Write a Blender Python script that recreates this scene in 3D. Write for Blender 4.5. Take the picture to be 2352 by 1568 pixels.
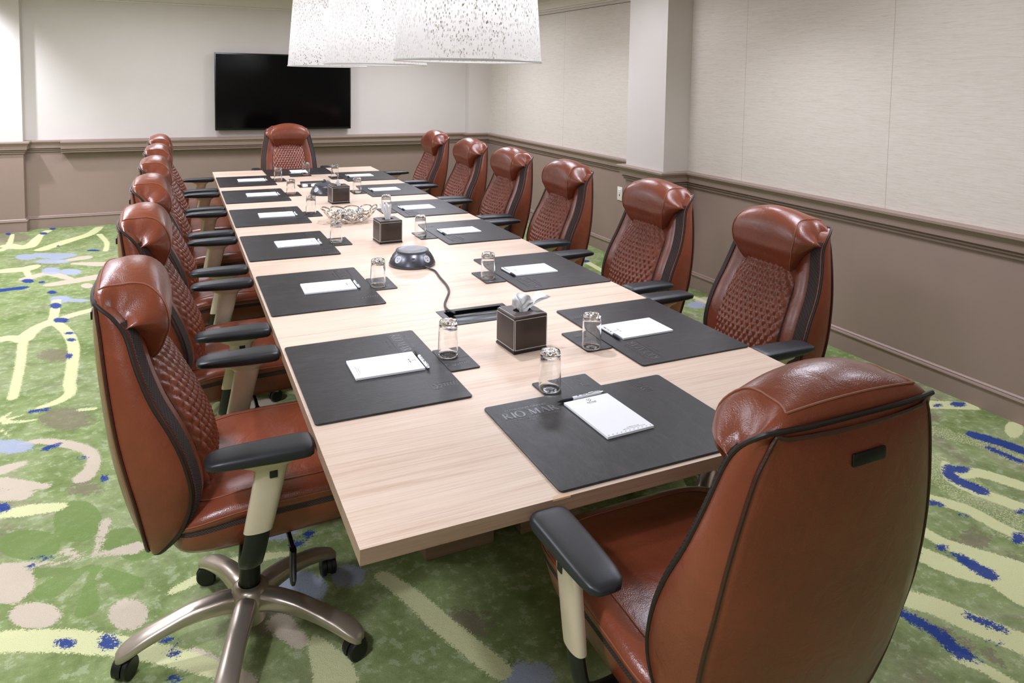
import bpy, bmesh, math, random
import numpy as np
from mathutils import Matrix, Vector

SC = bpy.context.scene
COL = SC.collection
for _o in list(bpy.data.objects):
    bpy.data.objects.remove(_o)
PI = math.pi
R = math.radians

# ---------------------------------------------------------------- camera
cam_data = bpy.data.cameras.new('camera')
cam = bpy.data.objects.new('camera', cam_data)
COL.objects.link(cam)
cam_data.sensor_width = 36.0
cam_data.lens = 1664.96 / 2352 * 36.0
cam_data.shift_x = 0.0
cam_data.shift_y = -(784.0 - 294.6) / 2352
cam_data.clip_start = 0.02
cam.matrix_world = Matrix(((0.9064, 0.0146, -0.4223, -0.2854),
                           (-0.4222, 0.0700, -0.9038, -1.2142),
                           (0.0164, 0.9974, 0.0696, 1.5236),
                           (0, 0, 0, 1)))
SC.camera = cam

# ---------------------------------------------------------------- view, world, lights
SC.view_settings.view_transform = 'Standard'
SC.view_settings.look = 'None'
SC.view_settings.exposure = 0.60
SC.view_settings.gamma = 1.0
SC.view_settings.use_curve_mapping = False
world = bpy.data.worlds.new('world')
SC.world = world
world.use_nodes = True
world.node_tree.nodes['Background'].inputs[0].default_value = (1.0, 0.97, 0.93, 1)
world.node_tree.nodes['Background'].inputs[1].default_value = 0.0
SC.cycles.max_bounces = 10
SC.cycles.transmission_bounces = 10
SC.cycles.transparent_max_bounces = 24
SC.cycles.sample_clamp_indirect = 6.0
SC.cycles.sample_clamp_direct = 0.0
SC.cycles.use_denoising = True


def spot(name, loc, energy, angle=110, blend=0.6, radius=0.05, color=(1, 0.94, 0.86), target=None):
    d = bpy.data.lights.new(name, 'SPOT')
    d.energy = energy
    d.spot_size = R(angle)
    d.spot_blend = blend
    d.shadow_soft_size = radius
    d.color = color
    o = bpy.data.objects.new(name, d)
    COL.objects.link(o)
    o.location = loc
    if target is not None:
        o.rotation_euler = (Vector(target) - Vector(loc)).to_track_quat('-Z', 'Y').to_euler()
    return o


CEIL = 2.31
WARM = (0.93, 0.965, 1.11)
# recessed ceiling downlights along both aisles
for i, (lx, ly, e) in enumerate([(-1.05, -0.5, 62), (-1.05, 1.4, 70), (-1.2, 3.4, 66), (-1.10, 5.3, 62),
                                 (2.25, 0.0, 34), (2.35, 1.9, 32), (2.3, 4.2, 30), (2.1, 5.8, 32)]):
    spot('downlight', (lx, ly, CEIL - 0.02), e, 132, 0.8, 0.06, WARM)
# unseen area lights added under the ceiling to brighten walls and sides
for i, (lx, ly, e) in enumerate([(-1.3, -0.6, 20), (-1.4, 2.2, 24), (-1.6, 4.8, 32), (2.05, 0.9, 14), (2.0, 3.2, 13), (-0.3, 5.5, 15), (1.9, 5.5, 22), (-.6, -2.2, 13)]):
    d = bpy.data.lights.new('added_fill', 'AREA')
    d.shape = 'RECTANGLE'
    d.size, d.size_y = 0.6, 0.6
    d.energy = e
    d.color = WARM
    o = bpy.data.objects.new('added_fill', d)
    COL.objects.link(o)
    o.location = (lx, ly, CEIL - 0.012)
# wall washer above the pier on the far left
spot('wall_washer', (-2.15, 6.15, CEIL - 0.02), 110, 110, 0.7, 0.05, WARM, target=(-2.3, 6.83, 1.3))
PEND_DOWN = 26.0     # reflector lamp pointing down out of each pendant
PEND_GLOW = 1.45     # light it spills sideways into its shade


# ---------------------------------------------------------------- materials
def lin(r, g, b):
    f = lambda c: (c / 255.0 / 12.92) if c / 255.0 <= 0.04045 else ((c / 255.0 + 0.055) / 1.055) ** 2.4
    return (f(r), f(g), f(b), 1.0)


class NT:
    def __init__(self, name):
        self.m = bpy.data.materials.new(name)
        self.m.use_nodes = True
        self.t = self.m.node_tree
        self.b = self.t.nodes['Principled BSDF']
        self.out = self.t.nodes['Material Output']

    def n(self, kind, **kw):
        nd = self.t.nodes.new(kind)
        for k, v in kw.items():
            setattr(nd, k, v)
        return nd

    def link(self, a, b):
        self.t.links.new(a, b)

    def coord(self, which='Object', scale=(1, 1, 1), rot=(0, 0, 0)):
        tc = self.n('ShaderNodeTexCoord')
        mp = self.n('ShaderNodeMapping')
        mp.inputs['Scale'].default_value = scale
        mp.inputs['Rotation'].default_value = rot
        self.link(tc.outputs[which], mp.inputs['Vector'])
        return mp.outputs['Vector']

    def noise(self, vec, scale, detail=4, rough=0.55, dist=0.0):
        nd = self.n('ShaderNodeTexNoise')
        nd.inputs['Scale'].default_value = scale
        nd.inputs['Detail'].default_value = detail
        nd.inputs['Roughness'].default_value = rough
        nd.inputs['Distortion'].default_value = dist
        self.link(vec, nd.inputs['Vector'])
        return nd.outputs['Fac']

    def ramp(self, fac, stops, interp='LINEAR'):
        nd = self.n('ShaderNodeValToRGB')
        cr = nd.color_ramp
        cr.interpolation = interp
        while len(cr.elements) > 1:
            cr.elements.remove(cr.elements[-1])
        cr.elements[0].position = stops[0][0]
        cr.elements[0].color = stops[0][1]
        for p, c in stops[1:]:
            e = cr.elements.new(p)
            e.color = c
        self.link(fac, nd.inputs['Fac'])
        return nd.outputs['Color']

    def math(self, op, a, b=None, clamp=False):
        nd = self.n('ShaderNodeMath', operation=op, use_clamp=clamp)
        for i, v in enumerate((a, b)):
            if v is None:
                continue
            if isinstance(v, (int, float)):
                nd.inputs[i].default_value = v
            else:
                self.link(v, nd.inputs[i])
        return nd.outputs[0]

    def mix(self, fac, a, b, blend='MIX'):
        nd = self.n('ShaderNodeMix', data_type='RGBA', blend_type=blend)
        for sock, v in ((nd.inputs[0], fac), (nd.inputs[6], a), (nd.inputs[7], b)):
            if isinstance(v, (int, float)):
                sock.default_value = v
            elif isinstance(v, tuple):
                sock.default_value = v
            else:
                self.link(v, sock)
        return nd.outputs[2]

    def bump(self, height, strength=0.2, distance=0.002):
        nd = self.n('ShaderNodeBump')
        nd.inputs['Strength'].default_value = strength
        nd.inputs['Distance'].default_value = distance
        self.link(height, nd.inputs['Height'])
        self.link(nd.outputs['Normal'], self.b.inputs['Normal'])

    def set(self, **kw):
        for k, v in kw.items():
            k = k.replace('_', ' ')
            s = self.b.inputs[k]
            if isinstance(v, (int, float, tuple)):
                s.default_value = v
            else:
                self.link(v, s)
        return self


def plain(name, col, rough=0.5, metal=0.0, var=0.06, scale=30, spec=0.5, bump=0.0, bscale=300, bdist=0.0006):
    t = NT(name)
    v = t.coord('Object')
    f = t.noise(v, scale)
    dark = tuple(c * (1 - var) for c in col[:3]) + (1,)
    lite = tuple(min(1, c * (1 + var)) for c in col[:3]) + (1,)
    t.set(Base_Color=t.ramp(f, [(0.3, dark), (0.7, lite)]), Roughness=rough, Metallic=metal)
    t.b.inputs['Specular IOR Level'].default_value = spec
    if bump:
        t.bump(t.noise(v, bscale, 3), bump, bdist)
    return t.m


def leather(name, col, rough=0.36):
    t = NT(name)
    v = t.coord('Object')
    f = t.noise(v, 7, 5, 0.6)
    f2 = t.noise(v, 40, 3)
    c = t.ramp(f, [(0.25, tuple(x * 0.80 for x in col[:3]) + (1,)), (0.75, tuple(x * 1.15 for x in col[:3]) + (1,))])
    t.set(Base_Color=c)
    t.set(Roughness=t.math('ADD', t.math('MULTIPLY', f2, 0.14), rough - 0.07))
    vo = t.n('ShaderNodeTexVoronoi')
    vo.inputs['Scale'].default_value = 420
    t.link(v, vo.inputs['Vector'])
    wr = t.noise(v, 16, 3, 0.5, 1.2)
    h = t.math('ADD', t.math('MULTIPLY', vo.outputs['Distance'], 0.12), t.math('MULTIPLY', wr, 1.0))
    t.bump(h, 0.35, 0.006)
    t.b.inputs['Specular IOR Level'].default_value = 0.5
    t.b.inputs['Coat Weight'].default_value = 0.18
    t.b.inputs['Coat Roughness'].default_value = 0.22
    return t.m


def weave(name, ca, cb, scale=260, rough=0.8):
    t = NT(name)
    v = t.coord('Object')
    w = t.n('ShaderNodeTexChecker')
    w.inputs['Scale'].default_value = scale
    w.inputs['Color1'].default_value = ca
    w.inputs['Color2'].default_value = cb
    t.link(v, w.inputs['Vector'])
    t.set(Base_Color=w.outputs['Color'], Roughness=rough)
    t.bump(w.outputs['Fac'], 0.5, 0.001)
    return t.m


def wood_table(name='walnut_laminate', k=1.0):
    t = NT(name)
    v = t.coord('Object', (0.9, 14, 14))
    big = t.noise(v, 1.6, 6, 0.6, 0.9)
    v2 = t.coord('Object', (1.5, 85, 85))
    fine = t.noise(v2, 2.2, 5, 0.65, 0.3)
    v3 = t.coord('Object', (0.25, 1.1, 1.1))
    patch = t.noise(v3, 2.0, 2)
    f = t.math('ADD', t.math('MULTIPLY', big, 0.45), t.math('MULTIPLY', fine, 0.55))
    c = t.ramp(f, [(0.26, lin(150, 118, 98)), (0.38, lin(190, 162, 140)), (0.50, lin(208, 184, 164)), (0.66, lin(218, 197, 178))])
    c = t.mix(t.math('MULTIPLY', patch, 0.25), c, lin(196, 168, 146))
    # hairline joints between the three table sections
    tc = t.n('ShaderNodeTexCoord')
    sp = t.n('ShaderNodeSeparateXYZ')
    t.link(tc.outputs['Object'], sp.inputs[0])
    for y0 in (1.122, 4.22):
        d = t.math('ABSOLUTE', t.math('SUBTRACT', sp.outputs['Y'], y0))
        c = t.mix(t.math('LESS_THAN', d, 0.0008), c, lin(110, 84, 66))
    if k < 1:
        c = t.mix(1.0, c, (k, k * .86, k * .74, 1), 'MULTIPLY')
    t.set(Base_Color=c, Roughness=0.40)
    t.b.inputs['Specular IOR Level'].default_value = 0.45
    t.bump(fine, 0.05, 0.0004)
    return t.m


def pad_mat():
    t = NT('charcoal_leatherette')
    v = t.coord('Object', (9, 3, 3), (0, 0, 0.5))
    a = t.noise(v, 3.2, 7, 0.68, 1.6)
    c = t.ramp(a, [(0.3, lin(18, 17, 18)), (0.5, lin(28, 26, 27)), (0.72, lin(48, 45, 46))])
    t.set(Base_Color=c, Roughness=0.40)
    t.b.inputs['Specular IOR Level'].default_value = 0.5
    v2 = t.coord('Object', (6, 2, 2), (0, 0, 0.5))
    t.bump(t.noise(v2, 22, 6, 0.65, 1.5), 0.35, 0.0015)
    return t.m


def wall_fabric():
    t = NT('grasscloth_wallcovering')
    tc = t.n('ShaderNodeTexCoord')
    v = t.coord('Object', (1, 3, 90))
    a = t.noise(v, 3.0, 5, 0.7)
    v2 = t.coord('Object', (1, 12, 320))
    b = t.noise(v2, 2.0, 3, 0.6)
    f = t.math('ADD', t.math('MULTIPLY', a, 0.6), t.math('MULTIPLY', b, 0.4))
    c = t.ramp(f, [(0.34, lin(190, 177, 163)), (0.47, lin(205, 195, 182)), (0.62, lin(213, 204, 193))])
    sp = t.n('ShaderNodeSeparateXYZ')
    t.link(tc.outputs['Object'], sp.inputs[0])
    for y0 in (1.43, 2.52, 6.34, 5.0):
        d = t.math('ABSOLUTE', t.math('SUBTRACT', sp.outputs['Y'], y0))
        c = t.mix(t.math('LESS_THAN', d, 0.0016), c, lin(170, 156, 142))
    t.set(Base_Color=c, Roughness=0.75)
    t.bump(f, 0.12, 0.001)
    return t.m


def carpet_mat():
    t = NT('botanical_carpet')
    v = t.coord('Object')
    a = t.noise(v, 2.1, 4, 0.6, 0.8)
    b = t.noise(v, 5.5, 5, 0.65, 0.5)
    base = t.ramp(a, [(0.32, lin(122, 140, 82)), (0.46, lin(150, 164, 108)), (0.58, lin(160, 170, 122)), (0.70, lin(152, 142, 118))])
    base = t.mix(t.math('MULTIPLY', t.ramp(b, [(0.45, (0, 0, 0, 1)), (0.62, (1, 1, 1, 1))]), 0.55), base, lin(114, 132, 74))
    mott = t.noise(v, 24, 5, 0.7)
    base = t.mix(0.55, base, t.ramp(mott, [(0.32, (0.50, 0.52, 0.48, 1)), (0.5, (0.85, 0.85, 0.85, 1)), (0.66, (1, 1, 1, 1))]), 'MULTIPLY')
    base = t.mix(t.math('MULTIPLY', t.math('GREATER_THAN', mott, 0.57), 0.3), base, lin(196, 200, 172))
    fine = t.noise(v, 150, 3, 0.85)
    mid = t.noise(v, 38, 4, 0.75)
    fr = t.noise(v, 12, 3, 0.6)

    def layer(col, attr, colour, edge=0.028, grain=0.05, cover=1.0, tex=None):
        at = t.n('ShaderNodeAttribute', attribute_name=attr)
        d = t.math('ADD', at.outputs['Fac'], t.math('MULTIPLY', t.math('SUBTRACT', mid, 0.5), edge * 1.6))
        d = t.math('ADD', d, t.math('MULTIPLY', t.math('SUBTRACT', fine, 0.5), grain))
        mk = t.math('LESS_THAN', d, 0.0)
        if attr == 'speck':
            mk = t.math('MULTIPLY', mk, t.math('GREATER_THAN', fine, 0.53))
        if cover < 1.0:
            mk = t.math('MULTIPLY', mk, cover)
        return t.mix(mk, col, colour)
    c = base
    c = layer(c, 'taupe', lin(128, 115, 98), 0.12, 0.06, 0.7)
    c = layer(c, 'leaf', lin(116, 138, 76), 0.006, 0.03, 0.8)
    c = layer(c, 'speck', lin(206, 206, 158), 0.06, 0.05, 0.9)
    c = layer(c, 'beige', lin(204, 188, 168), 0.016, 0.05, 0.95)
    c = layer(c, 'lavender', lin(168, 174, 196), 0.05, 0.09, 0.85)
    c = layer(c, 'cream', lin(216, 216, 164), 0.012, 0.05, 0.97)
    c = layer(c, 'blue', lin(36, 62, 134), 0.03, 0.07, 0.95)
    # scattered light flecks
    fl = t.math('MULTIPLY', t.math('GREATER_THAN', fine, 0.66), t.math('GREATER_THAN', fr, 0.52))
    c = t.mix(t.math('MULTIPLY', fl, 0.55), c, lin(178, 176, 158))
    pile = t.noise(v, 420, 2, 0.7)
    c = t.mix(0.35, c, t.ramp(pile, [(0.3, (0.35, 0.35, 0.35, 1)), (0.7, (1, 1, 1, 1))]), 'MULTIPLY')
    t.set(Base_Color=c, Roughness=0.95)
    t.b.inputs['Specular IOR Level'].default_value = 0.1
    t.bump(t.math('ADD', pile, t.math('MULTIPLY', mid, 1.5)), 0.6, 0.004)
    return t.m


def shade_mat():
    t = NT('perforated_white_shade')
    tc = t.n('ShaderNodeTexCoord')
    sp = t.n('ShaderNodeSeparateXYZ')
    t.link(tc.outputs['Object'], sp.inputs[0])
    ang = t.math('ARCTAN2', sp.outputs['Y'], sp.outputs['X'])
    cb = t.n('ShaderNodeCombineXYZ')
    t.link(t.math('MULTIPLY', ang, 0.25 * 150), cb.inputs[0])
    t.link(t.math('MULTIPLY', sp.outputs['Z'], 70), cb.inputs[1])
    vo = t.n('ShaderNodeTexVoronoi')
    vo.inputs['Scale'].default_value = 1.0
    vo.inputs['Randomness'].default_value = 0.85
    t.link(cb.outputs[0], vo.inputs['Vector'])
    hole = t.math('LESS_THAN', vo.outputs['Distance'], 0.40)
    df = t.n('ShaderNodeBsdfDiffuse')
    df.inputs['Color'].default_value = (0.92, 0.92, 0.9, 1)
    tl = t.n('ShaderNodeBsdfTranslucent')
    tl.inputs['Color'].default_value = (0.96, 0.95, 0.93, 1)
    mx = t.n('ShaderNodeMixShader')
    mx.inputs[0].default_value = 0.78
    t.link(df.outputs[0], mx.inputs[1])
    t.link(tl.outputs[0], mx.inputs[2])
    tr = t.n('ShaderNodeBsdfTransparent')
    m2 = t.n('ShaderNodeMixShader')
    t.link(hole, m2.inputs[0])
    t.link(mx.outputs[0], m2.inputs[1])
    t.link(tr.outputs[0], m2.inputs[2])
    t.link(m2.outputs[0], t.out.inputs['Surface'])
    bp = t.n('ShaderNodeBump')
    bp.inputs['Strength'].default_value = 0.6
    bp.inputs['Distance'].default_value = 0.003
    t.link(vo.outputs['Distance'], bp.inputs['Height'])
    t.link(bp.outputs[0], df.inputs['Normal'])
    return t.m


def glass_mat(name='clear_glass'):
    t = NT(name)
    v = t.coord('Object')
    t.set(Base_Color=(0.985, 0.99, 0.99, 1), Roughness=0.0, IOR=1.46)
    t.b.inputs['Transmission Weight'].default_value = 1.0
    t.bump(t.noise(v, 60, 2), 0.02, 0.001)
    return t.m


def emis(name, col, strength):
    t = NT(name)
    t.set(Base_Color=(0.9, 0.9, 0.9, 1))
    t.b.inputs['Emission Color'].default_value = col
    t.b.inputs['Emission Strength'].default_value = strength
    return t.m


M = {}
LEA = lin(124, 61, 39)
M['leather'] = leather('cognac_leather', LEA, 0.31)
M['leather_dark'] = leather('dark_cognac_leather', lin(62, 30, 20), 0.45)
M['stitch'] = plain('tan_thread', lin(146, 88, 64), 0.6)
M['mesh'] = weave('black_brown_mesh', lin(30, 22, 20), lin(68, 52, 48), 330)
M['piping'] = plain('dark_piping', lin(34, 22, 18), 0.5)
M['arm'] = plain('black_soft_plastic', lin(32, 33, 36), 0.42, bump=0.15, bscale=600)
M['black'] = plain('black_plastic', lin(16, 16, 17), 0.4)
M['champagne'] = plain('champagne_painted_metal', lin(202, 186, 160), 0.40, 0.2, 0.03)
M['bronze'] = plain('polished_bronze_metal', lin(186, 172, 158), 0.30, 0.75, 0.04, 8)
M['wood'] = wood_table()
M['wood_edge'] = wood_table('brown_shaded_edge_banding', 0.52)  # browner edge wood, darkened further for the shade on upright faces
M['pad'] = pad_mat()
M['emboss'] = plain('pressed_leatherette_lit', lin(78, 75, 76), 0.3)  # paler than the pad: light caught by the relief, put into the colour
M['emboss_dark'] = plain('pressed_dark', lin(34, 32, 33), 0.4)
M['paper'] = plain('white_paper', lin(238, 238, 240), 0.7, var=0.01)
M['ink'] = plain('grey_ink', lin(90, 92, 98), 0.6)
M['ink_light'] = plain('pale_ink', lin(178, 168, 162), 0.6)
M['pen_white'] = plain('white_pen_plastic', lin(230, 231, 234), 0.3, var=0.01)
M['pen_dark'] = plain('black_pen_grip', lin(26, 30, 36), 0.35)
M['chrome'] = plain('chrome', lin(220, 220, 222), 0.12, 1.0, 0.02)
M['glass'] = glass_mat()
M['box'] = plain('brown_leatherette', lin(58, 46, 40), 0.42, bump=0.2, bscale=500)
M['thread'] = plain('white_thread', lin(214, 210, 204), 0.6, var=0.02)
M['tissue'] = plain('tissue_paper', lin(240, 240, 240), 0.9, var=0.01)
M['hub'] = plain('gunmetal', lin(84, 84, 90), 0.3, 0.75, 0.05)
M['hub_top'] = plain('brushed_gunmetal', lin(92, 92, 96), 0.36, 0.6, 0.05)
M['socket'] = plain('grey_socket_plastic', lin(176, 178, 182), 0.4)
M['cable'] = plain('black_cable', lin(44, 44, 47), 0.4)
M['tray'] = plain('dark_tray', lin(40, 41, 43), 0.35, 0.3)
M['lid'] = plain('graphite_lid', lin(66, 70, 72), 0.35, 0.4)
M['silver'] = plain('silver_plate', lin(226, 222, 216), 0.14, 1.0, 0.03, 60, bump=0.08, bscale=90, bdist=0.002)
M['ball'] = plain('satin_silver_ball', lin(206, 208, 210), 0.20, 1.0, 0.05, 40)
M['screen'] = plain('black_screen', lin(4, 4, 5), 0.12, var=0.02, spec=0.25)
M['bezel'] = plain('black_bezel', lin(8, 8, 10), 0.3)
M['wall'] = plain('warm_white_paint', lin(206, 198, 190), 0.7, var=0.015, scale=4, bump=0.05, bscale=200)
M['fabric'] = wall_fabric()
M['taupe'] = plain('taupe_satin_paint', lin(146, 125, 113), 0.42, var=0.02, scale=5, bump=0.08, bscale=160)
M['ceil'] = plain('ceiling_white', lin(214, 208, 198), 0.8, var=0.01, scale=3)
M['cornice'] = plain('cornice_white', lin(216, 208, 198), 0.6, var=0.01)
M['carpet'] = carpet_mat()
M['shade'] = shade_mat()
M['ring'] = plain('white_metal_ring', lin(236, 236, 234), 0.4, var=0.01)
M['bulb'] = emis('lit_bulb', (1, 0.95, 0.9, 1), 3.0)
M['ivory'] = plain('ivory_plastic', lin(226, 218, 204), 0.4, var=0.01)
M['dark'] = plain('dark_slot', lin(14, 14, 16), 0.6)


# ---------------------------------------------------------------- mesh building
class MB:
    def __init__(self):
        self.v = []
        self.f = []
        self.mi = []
        self.cur = 0

    def add(self, verts, faces):
        o = len(self.v)
        self.v += [tuple(p) for p in verts]
        self.f += [tuple(i + o for i in fc) for fc in faces]
        self.mi += [self.cur] * len(faces)
        return self

    def box(self, c, s, mat=None):
        x, y, z = (q / 2 for q in s)
        vs = [Vector((a * x, b * y, d * z)) for d in (-1, 1) for b in (-1, 1) for a in (-1, 1)]
        if mat is not None:
            vs = [mat @ p for p in vs]
        vs = [p + Vector(c) for p in vs]
        return self.add(vs, [(0, 2, 3, 1), (4, 5, 7, 6), (0, 1, 5, 4), (2, 6, 7, 3), (0, 4, 6, 2), (1, 3, 7, 5)])

    def rbox(self, c, s, r=0.003, seg=2, mat=None):
        bm = bmesh.new()
        bmesh.ops.create_cube(bm, size=1.0)
        for p in bm.verts:
            p.co = Vector((p.co.x * s[0], p.co.y * s[1], p.co.z * s[2]))
        bmesh.ops.bevel(bm, geom=bm.edges[:], offset=r, segments=seg, profile=0.5, affect='EDGES')
        bm.verts.index_update()
        vs = [(mat @ p.co if mat is not None else p.co) + Vector(c) for p in bm.verts]
        fs = [[q.index for q in fc.verts] for fc in bm.faces]
        bm.free()
        return self.add(vs, fs)

    def loft(self, rings, cap=(True, True), loop=False):
        n = len(rings[0])
        vs = [p for r in rings for p in r]
        fs = []
        m = len(rings)
        for i in range(m if loop else m - 1):
            a, b = i * n, ((i + 1) % m) * n
            for j in range(n):
                k = (j + 1) % n
                fs.append((a + j, a + k, b + k, b + j))
        if not loop:
            if cap[0]:
                fs.append(tuple(range(n - 1, -1, -1)))
            if cap[1]:
                fs.append(tuple((m - 1) * n + j for j in range(n)))
        return self.add(vs, fs)

    def tube(self, pts, r, n=8, loop=False):
        P = [Vector(p) for p in pts]
        m = len(P)
        rr = r if isinstance(r, (list, tuple)) else [r] * m
        rings = []
        nrm = None
        for i in range(m):
            a = P[(i - 1) % m] if (loop or i > 0) else P[i]
            b = P[(i + 1) % m] if (loop or i < m - 1) else P[i]
            t = (b - a).normalized()
            if nrm is None:
                nrm = t.orthogonal().normalized()
            nrm = (nrm - t * nrm.dot(t)).normalized()
            bn = t.cross(nrm)
            rings.append([P[i] + (nrm * math.cos(2 * PI * k / n) + bn * math.sin(2 * PI * k / n)) * rr[i] for k in range(n)])
        return self.loft(rings, loop=loop)

    def lathe(self, prof, n=32, c=(0, 0, 0), mat=None, cap=(True, True), wob=None):
        rings = []
        for i, (r, z) in enumerate(prof):
            ring = []
            for k in range(n):
                a = 2 * PI * k / n
                zz = z + (wob(r, a, i) if wob else 0)
                p = Vector((r * math.cos(a), r * math.sin(a), zz))
                if mat is not None:
                    p = mat @ p
                ring.append(p + Vector(c))
            rings.append(ring)
        return self.loft(rings, cap)

    def sphere(self, c, r, nu=24, nv=14):
        prof = [(max(1e-4, r * math.sin(PI * i / nv)), -r * math.cos(PI * i / nv)) for i in range(nv + 1)]
        return self.lathe(prof, nu, c)

    def grid(self, fn, nu, nv):
        vs = [fn(i / nu, j / nv) for j in range(nv + 1) for i in range(nu + 1)]
        fs = []
        for j in range(nv):
            for i in range(nu):
                a = j * (nu + 1) + i
                fs.append((a, a + 1, a + nu + 2, a + nu + 1))
        return self.add(vs, fs)


def mk(name, mb, mats, parent=None, angle=40, smooth=True):
    me = bpy.data.meshes.new(name)
    me.from_pydata([tuple(p) for p in mb.v], [], mb.f)
    mats = mats if isinstance(mats, list) else [mats]
    for m in mats:
        me.materials.append(m)
    if len(mats) > 1:
        me.polygons.foreach_set('material_index', mb.mi)
    bm = bmesh.new()
    bm.from_mesh(me)
    bmesh.ops.recalc_face_normals(bm, faces=bm.faces[:])
    bm.to_mesh(me)
    bm.free()
    if smooth:
        me.shade_smooth()
        me.set_sharp_from_angle(angle=R(angle))
    me.update()
    o = bpy.data.objects.new(name, me)
    COL.objects.link(o)
    if parent is not None:
        o.parent = parent
    return o


def tag(o, label=None, cat=None, group=None, kind=None):
    if label:
        o['label'] = label
    if cat:
        o['category'] = cat
    if group:
        o['group'] = group
    if kind:
        o['kind'] = kind
    return o


def empty(name, loc=(0, 0, 0), rz=0.0):
    o = bpy.data.objects.new(name, None)
    o.empty_display_size = 0.05
    COL.objects.link(o)
    o.location = loc
    o.rotation_euler = (0, 0, rz)
    return o


def copy_tree(o, parent=None):
    c = o.copy()
    COL.objects.link(c)
    if parent is not None:
        c.parent = parent
    for ch in [x for x in o.children]:
        copy_tree(ch, c)
    return c


def structure(o):
    o['kind'] = 'structure'
    return o


def sring(cx, cy, cz, hx, hy, n=24, e=4.0, axes='xy', tilt=None):
    """a superellipse ring in the given plane"""
    out = []
    for k in range(n):
        a = 2 * PI * k / n
        ca, sa = math.cos(a), math.sin(a)
        x = hx * math.copysign(abs(ca) ** (2 / e), ca)
        y = hy * math.copysign(abs(sa) ** (2 / e), sa)
        if axes == 'xy':
            out.append(Vector((cx + x, cy + y, cz)))
        elif axes == 'xz':
            out.append(Vector((cx + x, cy, cz + y)))
        else:
            out.append(Vector((cx, cy + x, cz + y)))
    return out


def crom(pts, per=4, loop=False):
    """Catmull-Rom through points (any dimension)"""
    P = [np.array(p, float) for p in pts]
    n = len(P)
    out = []
    for i in range(n if loop else n - 1):
        p0 = P[(i - 1) % n] if (loop or i > 0) else P[0]
        p1, p2 = P[i], P[(i + 1) % n]
        p3 = P[(i + 2) % n] if (loop or i < n - 2) else P[-1]
        for k in range(per):
            t = k / per
            out.append(0.5 * ((2 * p1) + (-p0 + p2) * t + (2 * p0 - 5 * p1 + 4 * p2 - p3) * t * t + (-p0 + 3 * p1 - 3 * p2 + p3) * t ** 3))
    if not loop:
        out.append(P[-1])
    return out


def text_mb(body, size, align='CENTER', extrude=0.0004, spacing=1.0, xs=1.0):
    cu = bpy.data.curves.new('lettering', 'FONT')
    cu.body = body
    cu.size = size
    cu.align_x = align
    cu.extrude = extrude
    cu.space_character = spacing
    cu.resolution_u = 2
    ob = bpy.data.objects.new('lettering', cu)
    COL.objects.link(ob)
    dg = bpy.context.evaluated_depsgraph_get()
    me = bpy.data.meshes.new_from_object(ob.evaluated_get(dg))
    vs = [(p.co.x * xs, p.co.y, p.co.z) for p in me.vertices]
    fs = [tuple(p.vertices) for p in me.polygons]
    bpy.data.objects.remove(ob)
    bpy.data.curves.remove(cu)
    bpy.data.meshes.remove(me)
    return vs, fs


def put(mb, vf, loc, rz=0.0, mat=None):
    m = mat if mat is not None else Matrix.Translation(loc) @ Matrix.Rotation(rz, 4, 'Z')
    mb.add([m @ Vector(p) for p in vf[0]], vf[1])
    return mb


def bar(mb, a, b, w, h=0.0006, z=0.0, w2=None):
    """flat stroke from a to b in the xy plane"""
    a = Vector((a[0], a[1], 0))
    b = Vector((b[0], b[1], 0))
    d = (b - a).normalized()
    n = Vector((-d.y, d.x, 0))
    w2 = w if w2 is None else w2
    q = [a + n * w / 2, a - n * w / 2, b - n * w2 / 2, b + n * w2 / 2]
    vs = [(p.x, p.y, z) for p in q] + [(p.x, p.y, z + h) for p in q]
    return mb.add(vs, [(3, 2, 1, 0), (4, 5, 6, 7), (0, 1, 5, 4), (1, 2, 6, 5), (2, 3, 7, 6), (3, 0, 4, 7)])


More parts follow.
